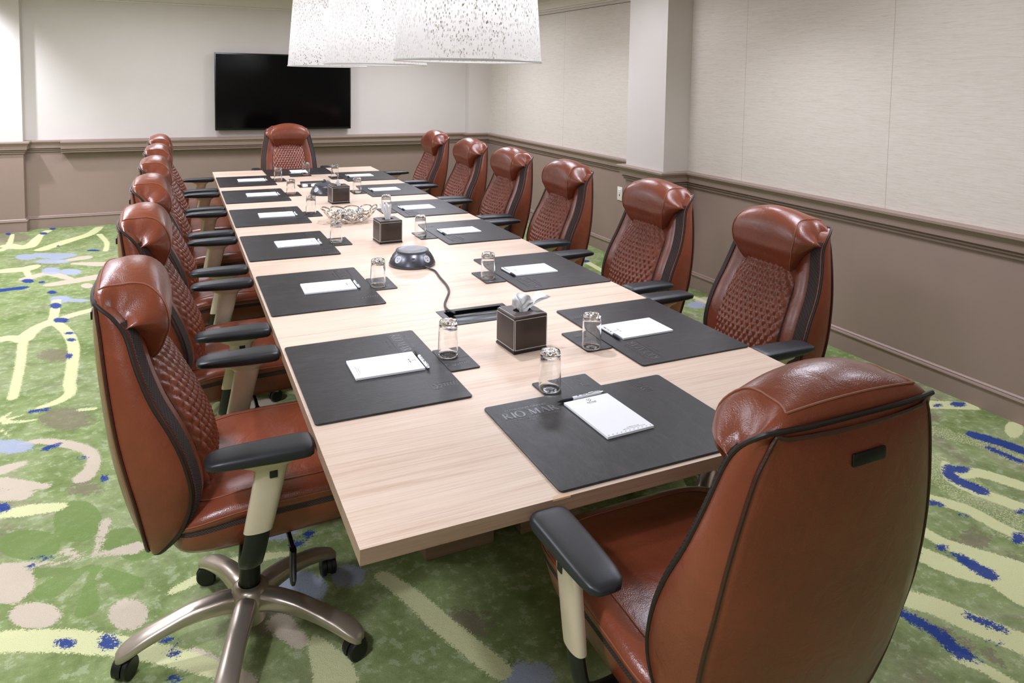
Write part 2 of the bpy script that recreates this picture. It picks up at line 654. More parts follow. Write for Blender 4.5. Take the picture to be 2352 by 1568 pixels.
def serif_rio_mar(mb, H, x0, y0, z, h=0.0006):
    """the words RIO MAR in roman capitals, cap height H, centred on x0"""
    T, t, s = 0.17 * H, 0.055 * H, 0.05 * H
    adv = {'R': 0.80, 'I': 0.36, 'O': 0.86, 'M': 1.05, 'A': 0.84, ' ': 0.34}
    word = 'RIO MAR'
    x = x0 - sum(adv[c] for c in word) * H / 2
    for c in word:
        w = adv[c] * H
        P = lambda u, v: (x + u * H, y0 + v * H)
        def sf(u, v, l=0.26):
            bar(mb, P(u - l / 2, v + (0.02 if v < 0.5 else -0.02)), P(u + l / 2, v + (0.02 if v < 0.5 else -0.02)), s, h, z)
        if c == 'I':
            bar(mb, P(.16, 0), P(.16, 1), T, h, z); sf(.16, 0); sf(.16, 1)
        elif c == 'R':
            bar(mb, P(.16, 0), P(.16, 1), T, h, z); sf(.16, 0); sf(.13, 1)
            pts = [P(.2 + .32 * math.sin(q) , .73 + .25 * math.cos(q)) for q in np.linspace(0, PI, 9)]
            for i in range(8):
                bar(mb, pts[i], pts[i + 1], t + (T - t) * math.sin(PI * (i + .5) / 8), h, z)
            bar(mb, P(.30, .48), P(.68, .02), T, h, z); sf(.70, 0, .2)
        elif c == 'O':
            pts = [P(.39 + .36 * math.cos(q), .5 + .5 * math.sin(q)) for q in np.linspace(0, 2 * PI, 21)]
            for i in range(20):
                q = 2 * PI * (i + .5) / 20
                bar(mb, pts[i], pts[i + 1], t + (T - t) * abs(math.cos(q)), h, z)
        elif c == 'M':
            bar(mb, P(.14, 0), P(.18, 1), t, h, z); bar(mb, P(.18, 1), P(.50, .05), T, h, z)
            bar(mb, P(.50, .05), P(.80, 1), t, h, z); bar(mb, P(.82, 1), P(.86, 0), T, h, z)
            sf(.14, 0, .2); sf(.86, 0); sf(.12, 1, .16); sf(.86, 1, .2)
        elif c == 'A':
            bar(mb, P(.08, 0), P(.40, 1), t, h, z); bar(mb, P(.38, 1), P(.70, 0), T, h, z)
            bar(mb, P(.22, .36), P(.56, .36), t, h, z); sf(.08, 0, .2); sf(.72, 0, .22)
        x += w
    return mb


def emblem(mb, L, x, y, z, rz=0.0, h=0.0006):
    """the pressed feather mark: a long bar, slanted strokes, two chevrons"""
    m = MB()
    bar(m, (-L / 2, -L * .22), (-L / 2 + L * .10, L * .2), L * .025, h)
    for i in range(4):
        bar(m, (-L * .36 + i * L * .12, -L * .16), (-L * .30 + i * L * .12, L * .14), L * .05, h, 0, L * .03)
    for i in range(2):
        q = L * .14 + i * L * .15
        bar(m, (q + L * .10, L * .2), (q, 0), L * .045, h)
        bar(m, (q, 0), (q + L * .12, -L * .16), L * .045, h)
    bar(m, (L * .30, L * .22), (L * .5, L * .22), L * .025, h)
    bar(m, (L * .5, L * .22), (L * .5, -L * .02), L * .025, h)
    bar(m, (-L * .36, -L * .23), (L * .30, -L * .23), L * .02, h)
    M4 = Matrix.Translation((x, y, z)) @ Matrix.Rotation(rz, 4, 'Z')
    mb.add([M4 @ Vector(p) for p in m.v], m.f)
    return mb


# ---------------------------------------------------------------- the room
XR, YB, XL, YF = 3.17, 6.95, -3.30, -3.00      # wall faces
RAIL = 0.80                                     # paint changes behind the chair rail
PIER_X, PIER_Y0, PIER_Y1 = 2.945, 3.08, 3.56   # boxed column on the right wall


def two_tone(name, lo, hi, upper):
    mb = MB()
    (x0, y0), (x1, y1) = lo, hi
    mb.cur = 1
    mb.box(((x0 + x1) / 2, (y0 + y1) / 2, RAIL / 2), (x1 - x0, y1 - y0, RAIL))
    mb.cur = 0
    mb.box(((x0 + x1) / 2, (y0 + y1) / 2, (RAIL + CEIL) / 2), (x1 - x0, y1 - y0, CEIL - RAIL))
    return structure(mk(name, mb, [M[upper], M['taupe']], smooth=False))


two_tone('wall_right', (XR, YF - .1), (XR + .1, YB + .1), 'fabric')
two_tone('wall_back', (XL - .1, YB), (XR, YB + .1), 'wall')
two_tone('wall_left', (XL - .1, YF), (XL, YB), 'wall')
two_tone('wall_front', (XL - .1, YF - .1), (XR, YF), 'wall')
two_tone('column', (PIER_X, PIER_Y0), (XR, PIER_Y1), 'wall')
two_tone('column_corner', (2.90, 6.83), (XR, YB), 'wall')
two_tone('column_left', (-2.45, 6.83), (-1.57, YB), 'wall')
mb = MB()
mb.box(((XL + XR) / 2, (YF + YB) / 2, CEIL + .05), (XR - XL + .2, YB - YF + .2, .1))
structure(mk('ceiling', mb, M['ceil'], smooth=False))


def sweep(name, path, prof, mat, z0=0.0):
    """profile (d, z) swept along a plan polyline; d is measured to the left of travel"""
    P = [Vector(p) for p in path]
    rings = []
    for i, p in enumerate(P):
        dirs = []
        if i > 0:
            dirs.append((p - P[i - 1]).normalized())
        if i < len(P) - 1:
            dirs.append((P[i + 1] - p).normalized())
        ns = [Vector((-d.y, d.x)) for d in dirs]
        n = sum(ns, Vector((0, 0)))
        n = n / n.dot(ns[0]) if len(ns) > 1 else ns[0]
        rings.append([(p.x + n.x * d, p.y + n.y * d, z + z0) for d, z in prof])
    mb = MB()
    mb.loft(rings)
    return structure(mk(name, mb, mat, angle=25))


# plan of the wall face, walked so that the room lies to the left
PLAN = [(XR, YF), (XR, PIER_Y0), (PIER_X, PIER_Y0), (PIER_X, PIER_Y1), (XR, PIER_Y1), (XR, 6.83), (2.90, 6.83), (2.90, YB),
        (-1.57, YB), (-1.57, 6.83), (-2.45, 6.83), (-2.45, YB), (XL, YB), (XL, YF)]
RAIL_P = [(d, .741 + (z - .766) * .913) for d, z in [(-.005, .766), (.012, .766), (.014, .778), (.010, .780), (.010, .784), (.022, .788), (.024, .797), (.018, .799), (.018, .804),
          (.034, .808), (.036, .842), (.050, .868), (.056, .872), (.056, .886), (.050, .892), (-.005, .892)]]
BASE_P = [(d, z * .94) for d, z in [(-.005, 0), (.014, 0), (.014, .100), (.020, .104), (.022, .110), (.020, .116), (.011, .119), (.012, .125), (.006, .132), (-.005, .132)]]
RIGHT_P = PLAN[:7]
BACK_P = [(XR, 6.83), (2.90, 6.83), (2.90, YB), (-1.57, YB), (-1.57, 6.83), (-2.45, 6.83), (-2.45, YB), (XL, YB), (XL, YF)]
sweep('trim_1', PLAN[:6] + [(3.1, 6.83)], RAIL_P, M['taupe'])
sweep('trim_2', [(3.1, 6.83)] + BACK_P[1:], RAIL_P, M['taupe'])
sweep('baseboard_right', PLAN[:6] + [(3.1, 6.83)], BASE_P, M['taupe'])
sweep('baseboard_back', [(3.1, 6.83)] + BACK_P[1:], BASE_P, M['taupe'])
# deeper ledge of the rail under the television
LEDGE_P = [(-.005, .737)] + [(d + .075, z - .004) for d, z in RAIL_P[1:-1]] + [(-.005, .852)]
sweep('trim_3', [(2.46, YB), (-1.27, YB)], LEDGE_P, M['taupe'])
# cornice against the ceiling
CORN_P = [(d, z - .09) for d, z in [(-.005, 2.288), (.018, 2.288), (.018, 2.300), (.040, 2.304), (.046, 2.318), (.050, 2.352), (.066, 2.362), (.072, 2.372), (.072, 2.405), (-.005, 2.405)]]
sweep('trim_4', [(XR, YF), (XR, PIER_Y0)], CORN_P, M['cornice'])
sweep('trim_5', [(XR, PIER_Y1), (XR, 6.83)], CORN_P, M['cornice'])
COVE_P = [(d, z - .088) for d, z in [(-.005, 2.290), (.020, 2.290), (.022, 2.302), (.012, 2.306), (.022, 2.345), (.05, 2.38), (.09, 2.403), (-.005, 2.403)]]
sweep('trim_6', [(2.90, YB), (-1.57, YB)], COVE_P, M['ceil'])
# shadow-gap strip where the wallcovering stops under the cornice
mb = MB()
mb.box((XR - .001, (PIER_Y1 + 6.83) / 2, 2.171), (.006, 6.83 - PIER_Y1, .003))
mb.box((XR - .001, (YF + PIER_Y0) / 2, 2.171), (.006, PIER_Y0 - YF, .003))
structure(mk('trim_7', mb, M['dark'], smooth=False))

# ---------------------------------------------------------------- carpet: pattern fields held on the floor mesh
STROKES = [
 ('cream', [(-0.985, 2.726), (-1.022, 3.126), (-1.078, 3.578)], [0.022, 0.023, 0.023]),
 ('cream', [(-1.078, 3.578), (-1.048, 3.758), (-0.972, 3.859)], [0.048, 0.039, 0.055]),
 ('cream', [(-1.078, 3.578), (-1.157, 3.64), (-1.195, 3.626)], [0.033, 0.041, 0.049]),
 ('cream', [(-0.972, 3.859), (-0.997, 4.185), (-1.012, 4.33)], [0.026, 0.027, 0.027]),
 ('cream', [(-0.975, 3.886), (-0.874, 3.638), (-0.808, 3.35), (-0.783, 3.063), (-0.767, 2.801)], [0.03, 0.031, 0.029, 0.028, 0.028]),
 ('cream', [(-0.767, 2.801), (-0.752, 2.678), (-0.798, 2.597), (-0.864, 2.563)], [0.027, 0.026, 0.027, 0.012]),
 ('cream', [(-0.94, 3.897), (-0.854, 3.978), (-0.77, 4.027)], [0.035, 0.038, 0.041]),
 ('cream', [(-1.63, 6.047), (-1.605, 6.241), (-1.658, 6.746)], [0.032, 0.025, 0.015]),
 ('cream', [(-1.605, 6.241), (-1.445, 6.127), (-1.422, 6.598), (-1.389, 6.809)], [0.067, 0.057, 0.03, 0.037]),
 ('cream', [(-1.322, 5.978), (-1.173, 6.255), (-1.023, 6.507), (-0.964, 6.821)], [0.056, 0.06, 0.049, 0.036]),
 ('cream', [(-0.936, 6.474), (-0.846, 6.075), (-0.831, 5.739)], [0.026, 0.021, 0.02]),
 ('cream', [(-1.445, 5.307), (-1.339, 5.306), (-1.295, 5.371)], [0.072, 0.072, 0.053]),
 ('cream', [(-1.339, 5.306), (-1.275, 5.071)], [0.021, 0.021]),
 ('cream', [(-0.992, 2.49), (-0.978, 2.529), (-0.963, 2.563)], [0.011, 0.01, 0.005]),
 ('cream', [(-0.977, 2.48), (-0.914, 2.51)], [0.014, 0.007]),
 ('cream', [(-0.967, 2.458), (-0.85, 2.43)], [0.015, 0.009]),
 ('cream', [(-0.975, 2.398), (-0.926, 2.308)], [0.007, 0.007]),
 ('beige', [(-0.873, 2.219), (-0.789, 2.206), (-0.674, 2.118), (-0.606, 2.025), (-0.59, 1.912), (-0.613, 1.835)], [0.012, 0.024, 0.026, 0.023, 0.026, 0.037]),
 ('cream', [(-0.692, 2.471), (-0.629, 2.459)], [0.014, 0.014]),
 ('blue', [(-1.393, 4.727), (-1.27, 4.744)], [0.043, 0.043]),
 ('blue', [(-0.773, 2.134), (-0.742, 2.151)], [0.018, 0.018]),
 ('blue', [(-0.887, 2.535), (-0.823, 2.532)], [0.015, 0.015]),
 ('lavender', [(-1.326, 5.784), (-1.136, 5.663)], [0.064, 0.102]),
 ('beige', [(-1.123, 5.476), (-0.975, 5.539)], [0.03, 0.07]),
 ('beige', [(-1.014, 5.361), (-0.814, 5.268)], [0.033, 0.072]),
 ('beige', [(-1.096, 4.768), (-0.99, 4.797), (-0.823, 4.866)], [0.05, 0.063, 0.076]),
 ('beige', [(-1.283, 4.999), (-1.162, 5.103), (-0.997, 4.885)], [0.047, 0.048, 0.027]),
 ('beige', [(-0.906, 2.014), (-0.844, 2.035)], [0.038, 0.023]),
 ('beige', [(-0.888, 1.916), (-0.797, 1.852), (-0.725, 1.817)], [0.037, 0.031, 0.014]),
 ('beige', [(-0.871, 1.817), (-0.793, 1.783)], [0.035, 0.03]),
 ('cream', [(-0.834, 1.682), (-0.77, 1.676), (-0.67, 1.655)], [0.023, 0.037, 0.026]),
 ('leaf', [(-0.632, 1.197), (-0.543, 1.263)], [0.048, 0.009]),
 ('leaf', [(-0.473, 1.383), (-0.394, 1.283)], [0.056, 0.055]),
 ('leaf', [(-0.534, 1.259), (-0.529, 1.056)], [0.005, 0.031]),
 ('leaf', [(-0.528, 1.265), (-0.423, 1.116)], [0.004, 0.039]),
 ('leaf', [(-0.723, 1.299), (-0.595, 1.264)], [0.031, 0.015]),
 ('beige', [(-0.516, 1.5), (-0.527, 1.311)], [0.018, 0.009]),
 ('beige', [(-0.619, 1.375), (-0.555, 1.308)], [0.017, 0.006]),
 ('beige', [(-0.791, 1.371), (-0.696, 1.341), (-0.588, 1.304)], [0.015, 0.013, 0.004]),
 ('beige', [(-0.523, 1.31), (-0.419, 1.304)], [0.007, 0.032]),
 ('cream', [(-0.727, 1.017), (-0.593, 0.961), (-0.476, 0.896), (-0.41, 0.851), (-0.306, 0.774), (-0.185, 0.665)], [0.04, 0.04, 0.037, 0.033, 0.03, 0.024]),
 ('beige', [(-0.264, 0.769), (-0.148, 0.615)], [0.022, 0.032]),
 ('cream', [(2.918, 1.005), (3.173, 0.876)], [0.043, 0.043]),
 ('speck', [(2.722, 0.835), (2.767, 0.739), (2.83, 0.617), (2.818, 0.471)], [0.053, 0.052, 0.049, 0.042]),
 ('speck', [(2.444, 0.643), (2.419, 0.481), (2.343, 0.274), (2.338, 0.196)], [0.115, 0.101, 0.092, 0.1]),
 ('cream', [(2.486, 0.519), (2.571, 0.496), (2.634, 0.366)], [0.028, 0.038, 0.038]),
 ('cream', [(2.52, 0.599), (2.43, 0.513), (2.433, 0.424), (2.483, 0.279)], [0.016, 0.027, 0.036, 0.038]),
 ('cream', [(2.202, 0.48), (2.278, 0.367), (2.287, 0.249), (2.3, 0.174)], [0.034, 0.033, 0.03, 0.03]),
 ('cream', [(2.022, 0.365), (2.02, 0.273), (2.052, 0.194), (2.1, 0.059)], [0.019, 0.03, 0.041, 0.079]),
 ('cream', [(1.891, 0.286), (1.913, 0.213), (1.942, 0.148), (1.996, 0.096), (2.007, 0.006)], [0.04, 0.047, 0.043, 0.043, 0.06]),
 ('cream', [(1.656, 0.152), (1.715, 0.082), (1.749, -0.0), (1.803, -0.111)], [0.039, 0.044, 0.047, 0.049]),
 ('cream', [(1.594, -0.069), (1.618, -0.116), (1.633, -0.175)], [0.021, 0.02, 0.02]),
 ('blue', [(2.863, 0.697), (2.904, 0.606), (2.919, 0.529)], [0.038, 0.037, 0.036]),
 ('blue', [(2.811, 0.598), (2.816, 0.49)], [0.021, 0.02]),
 ('blue', [(2.511, 0.578), (2.442, 0.521), (2.453, 0.422)], [0.016, 0.028, 0.035]),
 ('blue', [(2.181, 0.465), (2.221, 0.419)], [0.018, 0.018]),
 ('blue', [(1.997, 0.197), (2.003, 0.113)], [0.023, 0.032]),
 ('blue', [(1.6, 0.115), (1.621, 0.016), (1.613, -0.056), (1.635, -0.095)], [0.017, 0.025, 0.025, 0.007]),
 ('blue', [(1.767, 0.017), (1.804, -0.049)], [0.015, 0.017]),
 ('taupe', [(1.639, 0.029), (1.682, -0.124)], [0.014, 0.013]),
 ('cream', [(0.271, 0.859), (0.325, 0.739), (0.372, 0.601), (0.422, 0.473), (0.457, 0.386)], [0.023, 0.03, 0.033, 0.033, 0.029]),
 ('beige', [(-0.042, 0.788), (0.002, 0.691)], [0.036, 0.023]),
 ('cream', [(0.035, 0.685), (0.061, 0.578), (0.061, 0.522)], [0.017, 0.048, 0.057]),
 ('cream', [(2.817, 3.893), (2.791, 3.583)], [0.029, 0.028]),
 ('cream', [(3.006, 2.93), (3.037, 2.592)], [0.024, 0.023]),
 ('cream', [(0.157, 2.368), (0.242, 2.253)], [0.019, 0.018]),
]
BLOBS = [
 ('blue', -0.999, 4.206, 0.033, -0.013, 0.009, -0.072),
 ('blue', -0.931, 3.876, 0.043, -0.018, 0.007, -0.054),
 ('blue', -0.856, 3.6, 0.03, -0.012, 0.003, -0.024),
 ('blue', -0.832, 3.476, 0.027, -0.011, 0.003, -0.031),
 ('blue', -0.813, 3.209, 0.017, -0.007, 0.005, -0.048),
 ('blue', -1.262, 4.929, 0.04, -0.016, 0.01, -0.064),
 ('blue', -1.166, 4.855, 0.022, -0.009, 0.005, -0.038),
 ('blue', -1.365, 6.927, 0.026, -0.01, 0.012, -0.091),
 ('blue', -1.408, 6.692, 0.033, -0.012, 0.009, -0.064),
 ('blue', -1.698, 6.781, 0.022, -0.008, 0.011, -0.064),
 ('blue', -1.063, 4.55, 0.032, -0.013, 0.006, -0.046),
 ('blue', -0.923, 5.791, 0.053, -0.021, 0.003, -0.034),
 ('blue', -1.214, 6.073, 0.014, -0.005, 0.004, -0.037),
 ('blue', -0.636, 1.995, 0.02, -0.009, 0.001, -0.015),
 ('blue', -0.542, 1.798, 0.013, -0.006, 0.003, -0.037),
 ('blue', -0.844, 1.725, 0.022, -0.009, 0.006, -0.036),
 ('lavender', -1.149, 5.177, 0.065, -0.026, 0.015, -0.113),
 ('lavender', -1.015, 5.097, 0.077, -0.03, 0.011, -0.097),
 ('lavender', -0.988, 4.351, 0.068, -0.027, 0.01, -0.086),
 ('lavender', -0.88, 4.277, 0.068, -0.027, 0.004, -0.042),
 ('lavender', -1.397, 5.734, 0.076, -0.03, 0.018, -0.115),
 ('lavender', -0.912, 2.213, 0.089, -0.038, 0.011, -0.065),
 ('lavender', -1.185, 5.5, 0.125, -0.049, 0.01, -0.078),
 ('beige', -0.863, 4.64, 0.039, -0.016, 0.007, -0.072),
 ('leaf', -0.602, 1.543, 0.075, -0.033, 0.014, -0.134),
 ('leaf', -0.727, 1.457, 0.091, -0.04, 0.013, -0.089),
 ('beige', -0.753, 1.281, 0.073, -0.032, 0.014, -0.084),
 ('beige', -0.66, 1.092, 0.068, -0.03, 0.008, -0.058),
 ('beige', -0.423, 0.991, 0.051, -0.022, 0.003, -0.067),
 ('beige', -0.742, 1.216, 0.046, -0.02, 0.008, -0.046),
 ('blue', -0.568, 0.94, 0.027, -0.012, 0.002, -0.021),
 ('blue', -0.465, 0.898, 0.025, -0.011, 0.002, -0.032),
 ('blue', -0.33, 0.85, 0.034, -0.015, 0.0, -0.012),
 ('blue', -0.308, 0.788, 0.016, -0.007, 0.0, -0.016),
 ('blue', -0.306, 0.696, 0.018, -0.008, -0.0, -0.014),
 ('blue', -0.706, 1.334, 0.017, -0.007, 0.001, -0.009),
 ('blue', -0.676, 1.365, 0.025, -0.011, 0.002, -0.012),
 ('cream', 3.087, 0.666, 0.04, -0.017, -0.086, -0.05),
 ('blue', 3.096, 0.929, 0.039, -0.017, -0.028, -0.018),
 ('blue', 2.992, 0.958, 0.021, -0.009, -0.018, -0.012),
 ('blue', 2.526, 0.543, 0.039, -0.017, -0.026, -0.017),
 ('blue', 2.283, 0.181, 0.022, -0.01, -0.035, -0.02),
 ('blue', 1.876, 0.27, 0.022, -0.01, -0.032, -0.024),
 ('blue', 1.992, 0.253, 0.02, -0.009, -0.017, -0.012),
 ('blue', 1.735, -0.074, 0.016, -0.007, -0.008, -0.005),
 ('blue', 2.239, 0.339, 0.017, -0.008, -0.01, -0.007),
 ('blue', 2.45, 0.27, 0.018, -0.008, -0.017, -0.01),
 ('taupe', 2.127, 0.236, 0.055, -0.024, -0.051, -0.033),
 ('taupe', 2.14, 0.111, 0.039, -0.017, -0.036, -0.021),
 ('taupe', 2.766, 0.915, 0.112, -0.048, -0.056, -0.041),
 ('taupe', -0.738, 2.404, 0.103, -0.044, 0.014, -0.121),
 ('taupe', -0.875, 3.249, 0.093, -0.038, 0.012, -0.098),
 ('taupe', -0.601, 1.754, 0.052, -0.022, 0.005, -0.051),
 ('taupe', -1.63, 6.599, 0.141, -0.054, 0.034, -0.206),
 ('taupe', 0.423, 0.582, 0.078, -0.034, -0.018, -0.046),
 ('taupe', -0.062, 0.814, 0.067, -0.029, -0.008, -0.068),
 ('lavender', 0.515, 0.349, 0.063, -0.028, -0.018, -0.037),
 ('lavender', 0.177, 0.904, 0.049, -0.021, -0.011, -0.05),
 ('lavender', 0.035, 0.905, 0.071, -0.031, -0.012, -0.076),
 ('lavender', 0.014, 1.233, 0.053, -0.023, -0.009, -0.074),
 ('blue', 0.101, 1.155, 0.021, -0.009, -0.003, -0.019),
 ('blue', 0.054, 1.121, 0.023, -0.01, -0.003, -0.018),
 ('beige', 3.046, 2.693, 0.069, -0.028, -0.053, -0.064),
 ('lavender', 2.925, 2.637, 0.061, -0.025, -0.05, -0.062),
 ('blue', 2.822, 3.937, 0.031, -0.012, -0.022, -0.038),
 ('beige', 0.08, 2.221, 0.048, -0.02, -0.005, -0.047),
]


gx = np.arange(-2.6, 3.171, 0.0197)
gy = np.arange(-1.6, 6.95, 0.0197)
gx[-1] = 3.17
gx = np.concatenate([[XL - .1], gx[:-1], [3.27]])
gy = np.concatenate([[YF - .1], gy, [YB + .1]])
GX, GY = np.meshgrid(gx, gy)
pts2 = np.stack([GX.ravel(), GY.ravel()], 1)


def sd_stroke(P, W):
    best = np.full(len(pts2), 9.0)
    Q = crom(P, 6) if len(P) > 2 else [np.array(P[0]), np.array(P[1])]
    ws = np.interp(np.linspace(0, len(P) - 1, len(Q)), np.arange(len(P)), W)
    for i in range(len(Q) - 1):
        a, b = Q[i], Q[i + 1]
        d = b - a
        L2 = max(1e-9, float(d @ d))
        t = np.clip(((pts2 - a) @ d) / L2, 0, 1)
        dist = np.hypot(pts2[:, 0] - a[0] - t * d[0], pts2[:, 1] - a[1] - t * d[1]) - (ws[i] + t * (ws[i + 1] - ws[i]))
        np.minimum(best, dist, out=best)
    return best


def sd_blob(cx, cy, ux, uy, vx, vy):
    A = np.linalg.inv(np.array([[ux, vx], [uy, vy]]))
    q = (pts2 - np.array([cx, cy])) @ A.T
    r = np.hypot(q[:, 0], q[:, 1])
    s = np.sqrt(abs(ux * vy - uy * vx))
    return (r - 1) * s


FIELDS = {k: np.full(len(pts2), 9.0) for k in ('cream', 'blue', 'beige', 'lavender', 'leaf', 'speck', 'taupe')}
for k, P, W in STROKES:
    np.minimum(FIELDS[k], sd_stroke(P, W), out=FIELDS[k])
for b in BLOBS:
    np.minimum(FIELDS[b[0]], sd_blob(*b[1:]), out=FIELDS[b[0]])
# the same kind of sprigs carry on where furniture mostly hides the carpet
rng = random.Random(5)
for k in range(34):
    x, y, a = rng.uniform(-.3, 3.0), rng.uniform(-.2, 7.0), rng.uniform(0, PI)
    if x > 1.75 and y < 2.6 or y < .9 and x < 1.2:
        continue
    L = rng.uniform(.12, .4)
    kind = rng.choice(['cream', 'cream', 'beige', 'leaf', 'lavender', 'blue'])
    w = L * (.16 if kind == 'cream' else .12)
    P = [(x - L * math.cos(a), y - L * math.sin(a)), (x + .08 * L, y), (x + L * math.cos(a + .5), y + L * math.sin(a + .5))]
    np.minimum(FIELDS[kind], sd_stroke(P, [w * .4, w, w * .5]), out=FIELDS[kind])
ny, nx = GX.shape
fm = bpy.data.meshes.new('floor')
vid = np.arange(nx * ny).reshape(ny, nx)
quads = np.stack([vid[:-1, :-1], vid[:-1, 1:], vid[1:, 1:], vid[1:, :-1]], -1).reshape(-1, 4)
fm.from_pydata(np.concatenate([pts2, np.zeros((len(pts2), 1))], 1).tolist(), [], quads.tolist())
for k, f in FIELDS.items():
    at = fm.attributes.new(k, 'FLOAT', 'POINT')
    at.data.foreach_set('value', np.clip(f, -1, 1).astype(np.float32))
fm.materials.append(M['carpet'])
fm.update()
floor = bpy.data.objects.new('floor', fm)
COL.objects.link(floor)
structure(floor)

# ---------------------------------------------------------------- wall things
tv = empty('television', (0.801, YB, 1.330))
tag(tv, 'large black flat-screen television mounted on the back wall', 'television')
mb = MB()
mb.rbox((0, -.062, 0), (1.405, .035, .806), .004)
case = mk('casing', mb, M['bezel'], tv)
mb = MB()
mb.box((0, -.0805, .004), (1.380, .002, .771))
mk('screen', mb, M['screen'], tv)
mb = MB()
mb.box((0, -.022, 0), (.5, .046, .36))
mk('wall_mount', mb, M['black'], tv)
mb = MB()
mb.rbox((.12, -.081, -.392), (.05, .003, .008), .001)
mk('sensor', mb, M['cable'], tv)

ol = empty('wall_outlet', (XR, 3.968, .549))
tag(ol, 'ivory electrical outlet plate on the taupe wainscot beside the white column', 'wall outlet')
mb = MB()
mb.rbox((-.004, 0, 0), (.008, .074, .116), .003)
mk('cover_plate', mb, M['ivory'], ol)
mb = MB()
mb.rbox((-.009, 0, .024), (.004, .034, .03), .001)
s_ = mk('socket', mb, M['paper'], ol)
mb = MB()
mb.box((-.0115, .007, .028), (.002, .003, .009))
mb.box((-.0115, -.007, .028), (.002, .003, .007))
mk('slot', mb, M['dark'], s_)
mb = MB()
mb.rbox((-.009, 0, -.012), (.004, .01, .016), .001)
mk('jack', mb, plain('blue_jack', lin(40, 62, 92), .4), ol)

# ---------------------------------------------------------------- pendants
def pendant(first=None):
    t = empty('pendant_lamp')
    H, rb, rt = .45, .262, .226
    prof = [(rb + (rt - rb) * (i / 16), H * i / 16) for i in range(17)]
    prof += [(rt - .006, H + .008), (rt - .022, H + .012)]
    mb = MB()
    mb.lathe(prof, 96, cap=(False, False))
    sh = mk('lamp_shade', mb, M['shade'], t)
    mb = MB()
    ring = [(rb * math.cos(2 * PI * k / 96), rb * math.sin(2 * PI * k / 96), 0) for k in range(96)]
    mb.tube(ring, .0042, 8, True)
    mk('rim_ring', mb, M['ring'], sh)
    mb = MB()
    ring = [((rt - .02) * math.cos(2 * PI * k / 96), (rt - .02) * math.sin(2 * PI * k / 96), H + .012) for k in range(96)]
    mb.tube(ring, .004, 8, True)
    mk('rim_ring', mb, M['ring'], sh)
    mb = MB()
    for k in range(3):
        a = 2 * PI * k / 3 + .3
        mb.tube([(0, 0, H + .012), ((rt - .02) * math.cos(a), (rt - .02) * math.sin(a), H + .012)], .003, 6)
    mb.lathe([(.02, H - .06), (.022, H - .03), (.022, H + .03), (.012, H + .045), (.003, H + .05)], 20)
    mk('spider_fitting', mb, M['ring'], t)
    mb = MB()
    mb.lathe([(.002, H - .18), (.02, H - .175), (.033, H - .15), (.036, H - .125), (.026, H - .09), (.015, H - .06)], 20)
    mk('light_bulb', mb, M['bulb'], t)
    mb = MB()
    mb.tube([(0, 0, H + .045), (0, 0, CEIL - 1.58 - .02)], .0026, 8)
    mk('suspension_cord', mb, M['cable'], t)
    mb = MB()
    mb.lathe([(.05, CEIL - 1.58 - .001), (.052, CEIL - 1.58 - .012), (.03, CEIL - 1.58 - .026), (.004, CEIL - 1.58 - .028)], 28)
    mk('ceiling_canopy', mb, M['ring'], t)
    return t


lamp0 = pendant()
for i, (y, lab) in enumerate([(1.216, 'nearest and largest-looking white perforated drum pendant hanging over the table'),
                              (2.52, 'middle white perforated drum pendant of the three over the table'),
                              (3.83, 'farthest white perforated drum pendant, hanging in front of the television')]):
    t = lamp0 if i == 0 else copy_tree(lamp0)
    t.location = (.6725, y, 1.58)
    tag(t, lab, 'pendant lamp', 'white drum pendants over the table')
    spot('pendant_reflector', (.6725, y, 1.58 + .255), PEND_DOWN, 84, .5, .045, WARM)
    d = bpy.data.lights.new('pendant_glow', 'POINT')
    d.energy = PEND_GLOW
    d.shadow_soft_size = .04
    d.color = WARM
    lo = bpy.data.objects.new('pendant_glow', d)
    COL.objects.link(lo)
    lo.location = (.6725, y, 1.58 + .25)


# ---------------------------------------------------------------- executive chair (faces +Y, swivel axis at the origin)
ZB = lambda z: .417 + (z - .425) * .946
ZT = lambda z: ZB(z) if z < .98 else ZB(.98) + (z - .98) * .74       # the shell ends low behind the headrest
BACK = [(ZT(z), a + .021, b + .019, c * .97, d + .014, e * .97) for z, a, b, c, d, e in [  # z, rear centre, rear seam y, rear half width, front edge y, front half width
    (.425, -.262, -.250, .170, -.235, .188), (.440, -.275, -.255, .190, -.215, .208), (.500, -.300, -.262, .222, -.176, .236),
    (.580, -.325, -.275, .238, -.158, .249), (.660, -.340, -.292, .243, -.170, .252), (.740, -.350, -.308, .238, -.198, .249),
    (.820, -.358, -.320, .230, -.236, .242), (.900, -.365, -.330, .216, -.264, .229), (.980, -.368, -.339, .197, -.285, .211),
    (1.030, -.366, -.345, .182, -.306, .206), (1.062, -.360, -.348, .170, -.330, .198), (1.078, -.353, -.349, .160, -.344, .186)]]
BK = crom(BACK, 4)
HEAD = [(y + .016, ZB(z) - .007) for y, z in [
        (-.350, 1.062), (-.349, 1.085), (-.322, 1.107), (-.282, 1.117), (-.242, 1.108), (-.213, 1.077), (-.199, 1.032),
        (-.197, .985), (-.206, .940), (-.222, .902), (-.246, .880), (-.270, .886), (-.286, .912), (-.301, .980), (-.330, 1.030)]]
HC = np.array((-.252, .954))
REAR = np.array((-.304, .992))
HEAD_C = crom(HEAD, 3, True)


